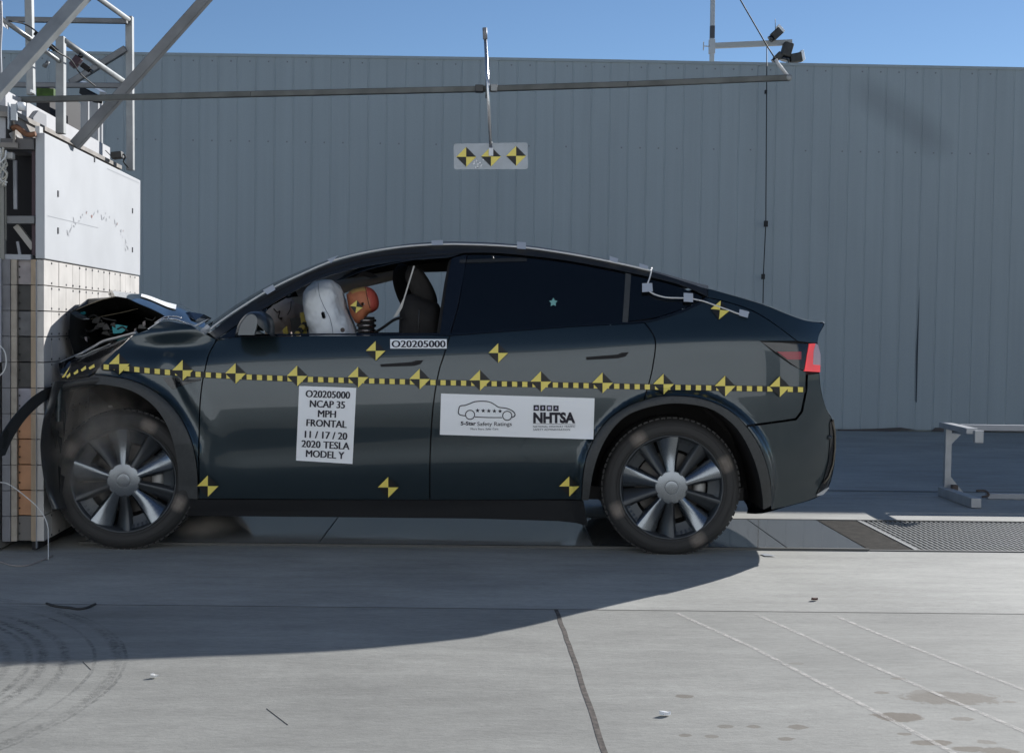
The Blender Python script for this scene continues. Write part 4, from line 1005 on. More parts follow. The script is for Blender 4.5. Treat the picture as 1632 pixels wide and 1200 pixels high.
while x < 1283:
    x1 = min(x+16.25, 1284)
    tq(x, x1, 4.6, 1, .0075 if x < 340 or x > 920 else .0045); tq(x+4, min(x+12.2, 1284), 4.0, 0, .0095 if x < 340 or x > 920 else .0065); x += 16.25
tape = tp.build('marker_tape', [YEL, TBLK], CAR)
mb = MB()       # tape crumpled over the smashed corner
for k, (x_, y_) in enumerate(((146, 584), (133, 587), (121, 592.5), (109, 598))):
    s = 5-.6*k
    mb.face([P(x_-s, y_+2, 6.535), P(x_-s*.6, y_+5, 6.535), P(x_+s, y_+1, 6.535), P(x_+s*.8, y_-4, 6.535)], 0)
mb.face([P(98, 602, 6.54), P(103, 601, 6.54), P(111, 585, 6.54)], 0); mb.build('marker_tape', [YEL], CAR)
for px, py in ((191, 580), (292, 590), (376, 595), (474, 599), (571, 601), (669, 604), (765, 606), (862, 608), (960, 610), (1057, 612), (1155, 615), (1242, 616)):
    target(CAR, surf, px, py, 16.5, .012 if px < 340 or px > 920 else .009)
for px, py, h in ((599, 559, 15.5), (794, 562.5, 15.5), (332, 774, 17), (619, 776, 16.5), (907, 774.5, 16)):
    target(CAR, surf, px, py, h, .012)
target(CAR, surf, 1147, 494, 15, .008, rot=.1)
# placards
def placard(name, q, mats=None, lift=.006):
    """q: TL, TR, BR, BL in the side view -> returns (object, map(u, v, lift))"""
    def mp(u, v, lf):
        t = (q[0][0]+(q[1][0]-q[0][0])*u, q[0][1]+(q[1][1]-q[0][1])*u); b_ = (q[3][0]+(q[2][0]-q[3][0])*u, q[3][1]+(q[2][1]-q[3][1])*u)
        return surf(t[0]+(b_[0]-t[0])*v, t[1]+(b_[1]-t[1])*v)+Vector((0, -lf, 0))
    mb = MB(); nu, nv = 10, 8
    mb.grid([[mp(i/nu, j/nv, lift) for i in range(nu+1)] for j in range(nv+1)])
    o = mb.build(name, [WHITE], CAR)
    for f in o.data.polygons:
        if f.normal.y > 0: f.flip()
    return o, mp
def text_tris(s, bold=0.0):
    cu = bpy.data.curves.new('t', 'FONT'); cu.body = s; cu.size = 1; cu.resolution_u = 3; cu.offset = bold
    o = bpy.data.objects.new('t', cu); COL.objects.link(o); bpy.context.view_layer.update()
    me = o.evaluated_get(bpy.context.evaluated_depsgraph_get()).to_mesh()
    vs = [(v.co.x, v.co.y) for v in me.vertices]; fs = [tuple(p.vertices) for p in me.polygons]
    bpy.data.objects.remove(o); bpy.data.curves.remove(cu); return vs, fs
def put_text(mb, s, mp, u0, u1, v0, v1, lift=.0085, bold=.004, ref=None, mi=0):
    vs, fs = text_tris(s, bold)
    if not vs: return
    x0 = min(v[0] for v in vs); x1 = max(v[0] for v in vs); y0 = min(v[1] for v in vs); y1 = max(v[1] for v in vs)
    if ref: y0, y1 = ref
    P_ = [mb.b.verts.new(mp(u0+(u1-u0)*(v[0]-x0)/(x1-x0), v1+(v0-v1)*(v[1]-y0)/(y1-y0), lift)) for v in vs]
    for f in fs:
        try: mb.b.faces.new([P_[i] for i in f]).material_index = mi
        except ValueError: pass
def fin(mb, name, mats, parent):
    o = mb.build(name, mats, parent)
    for f in o.data.polygons:
        if f.normal.y > 0: f.flip()
    return o
o, mp = placard('test_placard', [(477, 615), (568, 618), (562, 739), (472, 733.5)])
mb = MB()
for s, w_, v in (('O20205000', .77, .098), ('NCAP 35', .61, .229), ('MPH', .31, .357), ('FRONTAL', .70, .484), ('11 / 17 / 20', .74, .640), ('2020 TESLA', .84, .768), ('MODEL Y', .67, .895)):
    for k_ in (-.006, 0, .006): put_text(mb, s, mp, .5-w_/2+.01+k_, .5+w_/2+.01+k_, v-.047, v+.047, bold=0, lift=.0085+k_*.05, ref=(0, .70))
fin(mb, 'lettering', [INK], o)
o, mp = placard('number_label', [(622, 540.5), (712, 540.5), (712, 555.5), (622, 555.5)])
mb = MB()
for k_ in (-.006, 0, .006): put_text(mb, 'O20205000', mp, .03+k_, .975+k_, .14, .86, bold=0, lift=.0085+k_*.05, ref=(0, .70))
fin(mb, 'lettering', [INK], o)
o, mp = placard('ratings_placard', [(703, 627), (947.5, 634.5), (945.5, 700), (701, 692.5)])
mb = MB()
def pl(x, y, lf=.0085):       # logo coordinates read in the placard crop (1632 x 641)
    X = 690+x/5.83; Y_ = 610+y/5.83
    return surf(X, Y_)+Vector((0, -lf, 0))
def stroke(pts, w_, closed=False, mi=0):
    q = csub(pts, 5) if len(pts) > 2 else pts
    for a, c in zip(q, q[1:]):
        d = Vector((c[0]-a[0], c[1]-a[1])); 
        if d.length < 1e-6: continue
        d.normalize(); n_ = Vector((-d.y, d.x))*w_/2; e = d*w_*.25
        mb.face([pl(a[0]+n_.x-e.x, a[1]+n_.y-e.y), pl(c[0]+n_.x+e.x, c[1]+n_.y+e.y), pl(c[0]-n_.x+e.x, c[1]-n_.y+e.y), pl(a[0]-n_.x-e.x, a[1]-n_.y-e.y)], mi)
stroke([(300, 305), (262, 300), (238, 284), (240, 250), (252, 216), (300, 208), (345, 192), (390, 175), (450, 170), (520, 176), (570, 200), (612, 226), (680, 236), (730, 255), (758, 280), (760, 305), (738, 320)], 9)
stroke([(392, 316), (500, 321), (640, 322)], 8)
for cx, cy in ((345, 296), (690, 305)):
    stroke([(cx+42*math.cos(a*math.pi/8), cy+42*math.sin(a*math.pi/8)) for a in range(17)], 8)
for k in range(5):
    cx, cy = 415+k*52, 257+k*1.5
    pts = [(cx+(21 if i % 2 == 0 else 9)*math.sin(i*math.pi/5), cy-(21 if i % 2 == 0 else 9)*math.cos(i*math.pi/5)) for i in range(10)]
    for i in range(10): mb.face([pl(cx, cy), pl(*pts[i]), pl(*pts[(i+1) % 10])])
def lt(s, x0, x1, y0, y1, bold=.004, ref=(0, .70), mi=0): put_text(mb, s, lambda u, v, lf: pl(u, v, lf), x0, x1, y0, y1, bold=bold, ref=ref, mi=mi)
lt('5-Star', 258, 400, 358, 392, .03); lt('Safety Ratings', 412, 732, 362, 398, .004)
lt('More Stars. Safer Cars.', 350, 612, 418, 436, 0)
lt('NHTSA', 932, 1322, 278, 368, .05)
stroke([(930, 377), (1322, 386)], 3)
lt('NATIONAL HIGHWAY TRAFFIC', 930, 1322, 396, 414, 0); lt('SAFETY ADMINISTRATION', 930, 1272, 424, 442, 0)
for k in range(4):
    x0 = 934+k*61; y0 = 206+k*1.5
    mb.face([pl(x0, y0), pl(x0, y0+52), pl(x0+50, y0+52), pl(x0+50, y0)])
fin(mb, 'lettering', [INK], o)
mb = MB()
def pl2(x, y): return pl(x, y, .0105)
def icon(pts): mb.face([pl2(*p) for p in pts])
icon([(946, 244), (950, 226), (960, 218), (972, 226), (974, 244)]); icon([(1008, 232), (1020, 216), (1032, 232), (1026, 232), (1026, 246), (1014, 246), (1014, 232)]); icon([(1066, 220), (1096, 220), (1096, 248), (1066, 248)]); icon([(1128, 248), (1142, 218), (1156, 248), (1142, 238)])
fin(mb, 'icons', [mat('label_lilac', (.60, .56, .68), .5)], o)
# small star-shaped sticker on the rear glass
mb = MB(); cx, cy = 882, 482
pts = [(cx+(7 if i % 2 == 0 else 4)*math.sin(i*math.pi/5), cy-(7.5 if i % 2 == 0 else 4)*math.cos(i*math.pi/5)) for i in range(10)]
for i in range(10): mb.face([surf(cx, cy)+Vector((0, .006, 0)), surf(*pts[i])+Vector((0, .006, 0)), surf(*pts[(i+1) % 10])+Vector((0, .006, 0))])
fin(mb, 'star_sticker', [mat('sticker_mint', (.20, .42, .38), .5)], CAR)
# white instrumentation lead taped along the roof rail and down the rear quarter
rail = csub([(336, 522), (345, 514.5), (380, 490), (430, 459), (480, 434.5), (530, 413.5), (580, 400.5), (640, 391), (700, 387), (760, 387.5), (830, 391.5), (900, 401), (970, 414), (1038, 429)], 5)
q = [surf(x_, y_+4)+Vector((0, -.010, .004)) for x_, y_ in rail]
mb = MB(); mb.tube(q, .0048, 0, 7)
q2 = [surf(*p)+Vector((0, -.008, 0)) for p in csub([(1038, 427), (1036, 440), (1031, 458), (1040, 468), (1060, 474), (1080, 475), (1096, 475.5), (1120, 480), (1140, 487), (1160, 494), (1176, 500), (1186, 501), (1193, 498)], 4)]
mb.tube(q2, .0042, 0, 6); mb.build('roof_lead', [mat('lead_white', (.66, .65, .63), .35)], CAR)
def tapepiece(pts, lift=.02):
    mb = MB(); mb.face([surf(*p)+Vector((0, -lift, .004)) for p in pts]); fin(mb, 'tape_piece', [SILVERT], CAR)
for pts in ([(420, 464), (436, 455), (440, 463), (427, 471)], [(522, 415), (540, 408.5), (533, 416), (528, 421)], [(688, 385), (706, 384.5), (706, 392), (688, 392.5)], [(824, 387), (838, 388), (838, 399), (824, 398)], [(971, 409.5), (985, 414), (983, 421), (971, 417)], [(1018, 421), (1033, 426), (1031, 431), (1018, 428)]): tapepiece(pts)
for pts in ([(1023, 453), (1039, 452.5), (1040, 466), (1023, 467)], [(1089, 468), (1104, 469), (1104, 483), (1089, 482)], [(1178, 494), (1193, 498), (1191, 508), (1177, 504)]): tapepiece(pts, .011)
P = at
# ================================================================== BARRIER
YN, YF = 6.45, 8.50
bN = P(70, 600, YN); bF = P(222, 600, YF)
BE = Vector((bF.x-bN.x, bF.y-bN.y, 0)); BL = BE.length; BE.normalize(); BNm = Vector((BE.y, -BE.x, 0))   # along the face, out of the face
B0 = Vector((bN.x, bN.y, 0)); UZ = Vector((0, 0, 1))
ZC = P(70, 413.5, YN).z; RH = (P(70, 413.5, YN).z-P(70, 741, YN).z)/8
ZT = P(70, 212, YN).z
def bpt(a, d, z): return B0+BE*a+BNm*d+UZ*z      # a along the face, d out of it (negative = into the block)
def bbox(mb, a0, a1, d0, d1, z0, z1, mi=0, bev=0): mb.obox(bpt((a0+a1)/2, (d0+d1)/2, (z0+z1)/2), BE, BNm, UZ, ((a1-a0)/2, abs(d1-d0)/2, (z1-z0)/2), mi, bev)
def dpx(px): return -(bN.x-P(px, 600, YN).x)
BAR = empty('barrier', B0, 'white faced rigid crash barrier with rows of load cells, struck by the dark grey car', 'barrier')
ZG = 0.004
mb = MB(); bbox(mb, .02, BL-.02, -2.9, dpx(0)-.01, ZG, ZC-.03, 0, .01)
mb.build('block', mat('barrier_concrete', (.30, .29, .28), .8, noise=.2, nscale=6), BAR)
CELLW = mat('cell_face_white', (.48, .455, .425), .65, noise=.16, nscale=5)
mb = MB(); cw = BL/16; nr = 11
for i in range(16):
    for j in range(nr):
        z1 = ZC-RH*j; z0 = max(ZC-RH*(j+1), .01)
        bbox(mb, i*cw+.0022, (i+1)*cw-.0022, -.036, -random.uniform(0, .0025), z0+.0025, z1-.0025)
o = mb.build('load_cell_face', CELLW, BAR); 
mb = MB()
for i in range(1, 16):
    for j in range(nr):
        for dz in (.014, RH-.014):
            if random.random() < .8: bbox(mb, i*cw-.007, i*cw+.007, -.02, .0016, ZC-RH*j-dz-.005, ZC-RH*j-dz+.005)
o = mb.build('bolt', mat('bolt_dark', (.06, .06, .065), .5, .3), BAR); o['kind'] = 'stuff'
mb = MB(); bbox(mb, .004, BL-.004, -.06, -.037, .01, ZC-.002); mb.build('backing_plate', DARK, BAR)
mb = MB()
bbox(mb, 0, BL, -.042, .004, ZC+.003, ZT, 0, .004); fp = mb.build('face_plate', WHITEP, BAR)
mb = MB()
for a, z in ((.22, ZT-.28), (.22, ZC+.16), (1.83, ZT-.22), (1.83, ZC+.16), (.92, ZC+.62)): bbox(mb, a-.008, a+.008, .0, .008, z-.016, z+.016)
mb.build('screw', mat('bolt_dark', (.06, .06, .065)), fp)
mb = MB()     # scuffs in a ragged arch where earlier cars struck
SCUF = mat('scuff_grey', (.33, .34, .36), .8); SCUF2 = mat('scuff_brown', (.30, .16, .14), .8)
for k in range(34):
    t = k/33; th = math.pi*(1.02-t*1.05); a = 1.06+.64*math.cos(th)+random.uniform(-.05, .05); z = ZC+.15+.17*math.sin(max(th, 0))+random.uniform(-.022, .022)
    w_ = random.uniform(.005, .022); h_ = random.uniform(.004, .016); tl = random.uniform(-.02, .02); mi = 1 if random.random() < .06 else 0
    mb.face([bpt(a-w_, .006, z-tl), bpt(a, .006, z-h_), bpt(a+w_, .006, z+tl), bpt(a, .006, z+h_*.6)], mi)
for a0, a1, z0, z1 in ((.05, 1.0, ZC+.22, ZC+.235), (1.2, 2.0, ZC+.60, ZC+.607)):
    mb.face([bpt(a0, .0055, z0), bpt(a1, .0055, z1), bpt(a1, .0055, z1+.003), bpt(a0, .0055, z0+.004)])
mb.build('scuff', [SCUF, SCUF2], fp)
# side of the barrier facing the camera: frames, plywood and the load cells themselves
GREYF = mat('frame_grey', (.30, .31, .33), .55, .2, noise=.12, nscale=10)
for name, x0, x1, m, pr in (('ply_edge', 49.5, 57.5, TAN, .0), ('side_frame', 5.5, 18, mat('frame_dark', (.16, .16, .17), .6, .2, noise=.2, nscale=10), .012), ('ply_edge', 18.4, 27.5, mat('ply_white', (.33, .29, .24), .7, noise=.2, nscale=18), .004), ('side_plate', -6, 5, mat('side_white', (.40, .41, .42), .6, noise=.1, nscale=6), .03)):
    mb = MB()
    for j in range(nr):
        z1 = ZC-RH*j; z0 = max(ZC-RH*(j+1), .01)
        if name == 'side_plate' and j > 3: continue
        bbox(mb, -pr, .30, dpx(x0), dpx(x1), z0+(.0015 if name != 'side_plate' else 0), z1-(.0015 if name != 'side_plate' else 0))
    mb.build(name, m, BAR)
cols = [CELLP, CELLD, mat('cell_mid', (.10, .10, .105), .5, noise=.3, nscale=14), CELLD, CELLD, mat('cell_lilac', (.26, .25, .28), .6, noise=.2, nscale=14), CELLO, CELLO, CELLO, CELLO, mat('cell_grey', (.14, .13, .12), .7)]
for j in range(nr):
    z1 = ZC-RH*j; z0 = max(ZC-RH*(j+1), .01); mb = MB()
    bbox(mb, .012+random.uniform(0, .004), .30, dpx(28), dpx(49), z0+.002, z1-.002, 0, .003)
    for dz in (.3, .7): bbox(mb, .006, .02, dpx(30), dpx(31.2), z0+RH*dz-.004, z0+RH*dz+.004, 1)
    mb.build('load_cell', [cols[j], DARK], BAR)
mb = MB(); bbox(mb, -.006, .02, dpx(57.8), dpx(58.6), .02, ZC-.01); bbox(mb, -.01, .25, dpx(5), dpx(50), ZC-.004, ZC+.022); mb.build('ledge', GREYF, BAR)
# open steelwork above the cells, left of the face plate
PST = MB(); bbox(PST, .03, .14, dpx(48), dpx(63)-.004, ZC+.02, P(55, 221, 6.5).z); PST.build('side_post', PURP, BAR)
mb = MB(); bbox(mb, .30, 1.9, dpx(-40), dpx(50), ZC+.02, P(40, 236, 6.5).z); mb.build('inner_void', mat('void_black', (.006, .005, .006), .8), BAR)
mb = MB()
mb.bar(P(4, 231, 6.47), P(57, 231, 6.47), .06, .055); mb.build('side_beam', mat('beam_darkgrey', (.10, .095, .095), .6), BAR)
mb = MB(); mb.bar(P(9, 351, 6.47), P(57, 351, 6.47), .05, .038); mb.build('side_beam', mat('beam_grey', (.18, .18, .18), .6), BAR)
mb = MB(); mb.bar(P(26, 360, 6.50), P(54, 396, 6.50), .03, .03); mb.build('side_brace', mat('brace_pale', (.36, .34, .31), .6), BAR)
mb = MB(); mb.bar(P(28, 385, 6.49), P(33, 412, 6.49), .012, .014); mb.build('side_brace', GREYF, BAR)
mb = MB(); mb.bar(P(24, 256, 6.48), P(25, 334, 6.48), .015, .018); mb.build('side_rod', GREYF, BAR)
mb = MB(); mb.bar(P(4, 240, 6.44), P(5, 414, 6.44), .03, .022); mb.bar(P(9, 240, 6.44), P(9.5, 384, 6.44), .008, .006); mb.build('conduit', mat('conduit_grey', (.22, .215, .19), .6), BAR)
mb = MB(); mb.obox(P(16, 249, 6.44), Vector((1, 0, 0)), Vector((0, 1, 0)), UZ, (.020, .02, .017), 0, .006); mb.build('junction_box', mat('jb_pale', (.46, .45, .42), .6), BAR)
# deck on top of the barrier: beam, upstand panels
WHD = mat('deck_white', (.42, .42, .43), .6, noise=.08, nscale=5)
def xat(px, Y): return P(px, 200, Y).x
def facepar(mb, px, z0, z1, a0, a1, th, mi=0):     # slab parallel to the face, standing at pixel column px (near end)
    d = dpx(px); bbox(mb, a0, a1, d-th, d, z0, z1, mi)
zb1 = P(31, 184, YN).z
mb = MB(); facepar(mb, 31, zb1-.012, zb1+.012, -.02, BL+.02, .10); facepar(mb, 31-4, zb1-.14, zb1-.012, -.02, BL+.02, .012); facepar(mb, 31, zb1-.165, zb1-.14, -.02, BL+.02, .10)
mb.build('top_beam', [mat('beam_rustgrey', (.22, .20, .18), .6, .2, noise=.25, nscale=12)], BAR)
mb = MB(); facepar(mb, 8, ZT-.05, P(11, 143, YN).z, .02, BL, .03); mb.build('upstand_panel', WHD, BAR)
mb = MB(); mb.prism([bpt(.20, dpx(8)+.006, P(20, 200, YN).z), bpt(.46, dpx(8)+.006, P(20, 152, YN).z), bpt(.60, dpx(8)+.006, P(20, 152, YN).z), bpt(.60, dpx(8)+.006, P(20, 200, YN).z)], BNm*.02); mb.build('gusset_plate', [mat('gusset_grey', (.22, .225, .24), .6)], BAR)
mb = MB(); mb.box(P(12, 164, 6.40), P(28, 212, 6.52)); mb.build('bracket_box', mat('bracket_grey', (.42, .44, .46), .5, .2), BAR)
mb = MB(); mb.box(P(17, 166, 6.385), P(28, 193, 6.399)); mb.build('bracket_box', mat('bracket_grey', (.42, .44, .46)), BAR)
mb = MB(); mb.tube([P(34, 164, 6.5), P(34, 177, 6.5)], .021, 0, 16); mb.build('insulator', WHITE, BAR)
mb = MB(); mb.tube(cr([P(*p, 6.42) for p in ((19, 205), (27, 203), (36, 210), (45, 215), (57, 214))], 4), .014, 0, 8); mb.build('rusty_clamp', RUST, BAR)
mb = MB(); mb.box(P(56, 201, 6.45), P(68.5, 222, 6.50)); mb.build('corner_plate', mat('corner_pale', (.48, .48, .47), .5), BAR)
mb = MB(); mb.box(P(-14, 196, 6.5), P(19, 222, 6.7)); mb.build('deck_box', WHD, BAR)
mb = MB(); mb.bar(P(-12, 172, 6.45), P(16, 176, 6.45), .05, .03); mb.bar(P(21, 212, 6.46), P(26, 222, 6.46), .05, .03); mb.build('deck_bar', mat('beam_grey', (.18, .18, .18)), BAR)
# cable bundle spilling out at the frame edge
mb = MB()
for k in range(9):
    q = [P(random.uniform(-4, 12), 238+i*14+random.uniform(-4, 4), 6.39+random.uniform(-.02, .02)) for i in range(5)]
    mb.tube(cr(q, 4), .0045, k % 2, 6)
tag(recenter(mb.build('cable_bundle', [CABLEW, mat('cable_cream', (.50, .47, .40), .6)])), 'tangled bundle of white cables hanging at the left edge of the barrier', 'cable')
# ------------------------------------------------------------------ steel frame standing on the barrier
FR = empty('rig', P(100, 215, 7.2), 'grey steel tube rig of posts and diagonal braces standing on the barrier', 'rig')
def member(name, p, q, wpx, Yp, Yq, m=STEELG, round_=False):
    A = P(p[0], p[1], Yp); B = P(q[0], q[1], Yq); w_ = wpx/(F/((Yp+Yq)/2)); mb = MB()
    if round_: mb.tube([A, B], w_/2, 0, 14)
    else: mb.bar(A, B, w_, w_, 0, (0, 1, .02), .004)
    return mb.build(name, m, FR)
STD = mat('galvanised_shade', (.17, .175, .18), .5, .35, noise=.15, nscale=9)  # shaded copy of the galvanised steel, the shade put into its colour
member('post', (40, -330), (49.5, 152), 11.5, 6.7, 6.7); member('post', (97, 59), (97, 214), 13, 6.9, 6.9); member('post', (206.5, 27), (208, 272), 11, 8.42, 8.42)
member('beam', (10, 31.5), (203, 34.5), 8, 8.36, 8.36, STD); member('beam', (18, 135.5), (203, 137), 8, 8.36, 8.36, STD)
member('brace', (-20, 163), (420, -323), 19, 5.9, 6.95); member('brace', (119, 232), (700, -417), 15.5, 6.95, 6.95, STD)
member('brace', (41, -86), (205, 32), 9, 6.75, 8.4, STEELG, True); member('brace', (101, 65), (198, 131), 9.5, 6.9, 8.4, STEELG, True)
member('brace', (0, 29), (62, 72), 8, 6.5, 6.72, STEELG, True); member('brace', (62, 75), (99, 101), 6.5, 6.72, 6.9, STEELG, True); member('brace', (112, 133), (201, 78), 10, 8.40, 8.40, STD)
mb = MB(); mb.tube([P(71, 107, 6.8), P(77, 98, 6.8)], .010, 0, 10); mb.bar(P(68, 104, 6.8), P(74, 107, 6.8), .012, .018); mb.build('clamp_bolt', STD, FR)
mb = MB(); mb.box(P(2, 35, 6.45), P(14, 48, 6.55)); mb.tube(cr([P(*p, 6.42) for p in ((1, 2), (2, 40), (0, 80), (1, 120), (-2, 150))], 4), .008, 0, 6); mb.build('cable_clip', GREYF, FR)
mb = MB(); mb.box(P(48, 143, 6.64), P(57, 151, 6.7)); mb.build('base_clamp', mat('clamp_bright', (.65, .66, .66), .3, .6), FR)
def cam_small(px, py, Y, ang, s, label, col=DARK):
    e = empty('camera', P(px, py, Y), label, 'camera', 'small cameras clamped to the steel frame')
    ca, sa = math.cos(ang), math.sin(ang); ax = Vector((ca, 0, sa)); az = Vector((-sa, 0, ca)); c = P(px, py, Y)
    mb = MB(); mb.obox(c, ax, Vector((0, 1, 0)), az, (s, s*.7, s*.62), 0, s*.12); mb.build('body', col, e)
    mb = MB(); mb.tube([c+ax*s, c+ax*(s*1.35), c+ax*(s*1.7)], [s*.42, s*.42, s*.48], 0, 14); mb.build('lens', BLACKGLOSS, e)
    mb = MB(); mb.bar(c-az*s*.6, c-az*s*1.3, s*.3, s*.3, 0, (0, 1, 0)); mb.bar(c-ax*s*1.2, c-ax*s*1.0, s*.9, s*.9, 0); mb.build('mount', STD, e); return e
cam_small(61, 57, 6.66, -.62, .019, 'small black camera topmost on the upper left diagonal brace')
cam_small(82, 75, 6.72, -.62, .022, 'small black camera between the two uprights of the steel frame')
cam_small(121, 99, 7.2, .9, .032, 'boxy black camera hanging below the round diagonal brace', PURP)
cam_small(137, 108, 7.2, -.60, .025, 'black camera with pale clip at the lower right of the boxy one')
mb = MB(); mb.tube(cr([P(*p) for p in ((14, 34, 6.5), (42, 40, 6.6), (66, 58, 6.64), (90, 82, 6.7), (113, 96, 6.9), (128, 118, 7.2), (152, 138, 7.4))], 4), .004, 0, 6)
tag(recenter(mb.build('camera_cable', [CABLEB])), 'thin black cable looping between the cameras on the steel frame', 'cable')
# camera on the deck edge, with a whip
e = empty('camera', P(187, 250, 8.2), 'small dark grey camera on the deck edge near the rear upright', 'camera')
mb = MB(); c = P(187, 248, 8.2); mb.obox(c, Vector((1, 0, .12)).normalized(), Vector((0, 1, 0)), Vector((-.12, 0, 1)).normalized(), (.034, .03, .022), 0, .006); mb.build('body', CELLD, e)
mb = MB(); mb.tube(cr([P(*p, 8.2) for p in ((196, 246), (200, 250), (197, 258), (205, 268))], 4), .005, 0, 6); mb.build('wire', CABLEB, e)
mb = MB(); mb.tube([P(168, 240, 8.2), P(178, 250, 8.2)], .003, 0, 6); mb.build('antenna', CABLEB, e)
# cabinets behind
e = empty('cabinet', P(95, 200, 9.2), 'dark equipment cabinet behind the steel frame', 'cabinet')
mb = MB(); mb.box(P(58, 137, 9.2), P(128.5, 260, 9.9)); mb.build('carcass', mat('cabinet_dark', (.014, .013, .015), .7), e)
mb = MB(); mb.box(P(58, 141, 9.15), P(89, 157, 9.198)); mb.build('cover', GREEN, e)
e = empty('panel_rack', P(145, 230, 9.3), 'pale grey cabinet with tall narrow doors beside the dark cabinet', 'cabinet')
mb = MB(); mb.box(P(129.5, 147, 9.3), P(164, 290, 9.8)); mb.build('carcass', mat('rack_pale', (.30, .31, .32), .6), e)
for x0, x1 in ((129.8, 141.2), (142.6, 157.2), (159, 163.6)):
    mb = MB(); mb.box(P(x0, 150, 9.27), P(x1, 290, 9.297)); mb.build('door', mat('rack_door', (.36, .365, .37), .5), e)
mb = MB(); q = [P(131, 133, 9.1), P(140, 137, 9.0), P(164, 150, 8.9)]; mb.bar(q[0], q[2], .05, .03); mb.build('hood', mat('hood_bright', (.60, .62, .63), .3, .5), e)
mb = MB(); mb.bar(q[0]+Vector((.01, 0, -.05)), q[2]+Vector((-.03, 0, -.04)), .06, .05); mb.build('hood_seal', DARK, e)
# ------------------------------------------------------------------ boom, target board
YB = 6.72
BM = empty('boom_pole', P(640, 145, YB), 'long grey boom pole reaching out above the car from the steel frame', 'pole')
mb = MB(); pts = [(20, 160), (400, 150.5), (760, 142.5), (1000, 135), (1256, 124.5)]
q = [P(p[0], p[1], YB) for p in pts]
for a, c in zip(q, q[1:]): mb.bar(a, c, .030, .030, 0, (0, 0, 1), .003)
mb.build('tube', mat('boom_grey', (.10, .105, .10), .5, .4, noise=.3, nscale=8), BM)
mb = MB(); mb.obox(P(764, 142, YB-.02), Vector((1, 0, 0)), Vector((0, 1, 0)), UZ, (.022, .025, .018), 0, .003); mb.obox(P(787, 141, YB-.02), Vector((1, 0, 0)), Vector((0, 1, 0)), UZ, (.018, .022, .018), 1, .003)
mb.obox(P(776.5, 142, YB-.03), Vector((1, 0, 0)), Vector((0, 1, 0)), UZ, (.009, .03, .045), 0, .002); mb.build('clamp', [mat('clamp_dark', (.06, .06, .06), .5, .4), STEELG], BM)
mb = MB(); mb.lathe([(.0, -.018), (.016, -.018), (.018, 0), (.016, .018), (0, .018)], P(1257, 124.5, YB), 'Y', 16); mb.build('end_ring', STEELG, BM)
YT = YB-.055
TB = empty('target_board', P(782, 270, YT), 'clear plastic board with three yellow and black targets hanging from the boom', 'board')
mb = MB(); mb.tube([P(772.6, 45, YT), P(782.4, 240, YT)], .0085, 0, 10); mb.build('rod', mat('bright_rod', (.55, .55, .56), .25, .9), TB)
mb = MB(); mb.tube([P(772.4, 45, YT), P(773.4, 63, YT)], .012, 0, 12); mb.build('rod_cap', mat('rod_cap', (.24, .24, .25), .5), TB)
mb = MB(); c4 = [(723, 229.5), (841, 227.5), (841.5, 270), (723.5, 270.5)]
outl = []
for i, (x, y) in enumerate(c4):
    sx = 1 if i in (0, 3) else -1; sy = 1 if i in (0, 1) else -1
    for k in range(5):
        t = k/4*math.pi/2
        a, b2 = ((1-math.sin(t)), (1-math.cos(t))) if i in (1, 3) else ((1-math.cos(t)), (1-math.sin(t)))
        outl.append(P(x+sx*3.5*a, y+sy*3.5*b2, YT))
mb.prism(outl, (0, .008, 0)); mb.build('board', mat('board_clear', (.26, .29, .32), .22, .2, .4, noise=.12, nscale=12), TB)
for px, py in ((743, 250.5), (782.5, 250), (822.5, 249)): target(TB, lambda x, y: P(x, y, YT), px, py, 15.8, .003)
mb = MB(); 
for k in range(14):
    x = random.uniform(753, 772); y = random.uniform(255, 269); s_ = random.uniform(1, 2.4)
    mb.face([P(x-s_, y, YT-.003), P(x, y+s_*.7, YT-.003), P(x+s_, y-s_*.4, YT-.003), P(x, y-s_, YT-.003)])
mb.build('scratch', mat('scratch_white', (.75, .75, .76), .3), TB)
mb = MB(); mb.box(P(779, 236, YT-.012), P(786, 249, YT-.004)); mb.build('fixing_tape', SILVERT, TB)
mb = MB(); mb.tube([P(955, -390, YB-.04), P(1175, -8, YB), P(1222, 73, YB+.02), P(1236, 95, YB+.02)], .0035, 0, 6); mb.tube([P(1236, 95, YB+.02), P(1240, 102, YB+.02), P(1257, 124, YB)], .009, 1, 8)
tag(recenter(mb.build('guy_rope', [CABLEB, mat('rope_pale', (.50, .50, .50), .5)])), 'black guy rope running up from the end of the boom', 'rope')
# ------------------------------------------------------------------ mast behind the wall, cameras on it
YM = YW+.7
MS = empty('mast', P(1136, 300, YM), 'pale grey mast with a side arm rising behind the metal wall', 'mast')
MS.location.z = 0
PALE = mat('mast_pale', (.46, .47, .47), .5, .2)
mb = MB(); t_ = P(1136.5, -40, YM); b_ = P(1134.5, 97, YM); k = (b_-t_)*1.0; 
mb.bar(t_, b_, .052, .052); mb.bar(b_, Vector((b_.x, b_.y, 0)), .052, .052); mb.build('pole', PALE, MS)
mb = MB(); mb.bar(P(1135.4, 42, YM), P(1135, 62, YM), .056, .056); mb.build('band', mat('band_dark', (.07, .07, .075), .6), MS)
mb = MB(); mb.bar(P(1134.6, 64, YM), P(1134.5, 86, YM), .072, .072); mb.build('sleeve', PALE, MS)
mb = MB(); mb.bar(P(1139, 73.5, YM), P(1262, 68, YM), .062, .062, 0, (0, 0, 1)); mb.build('arm', mat('arm_grey', (.40, .40, .38), .5, .2), MS)
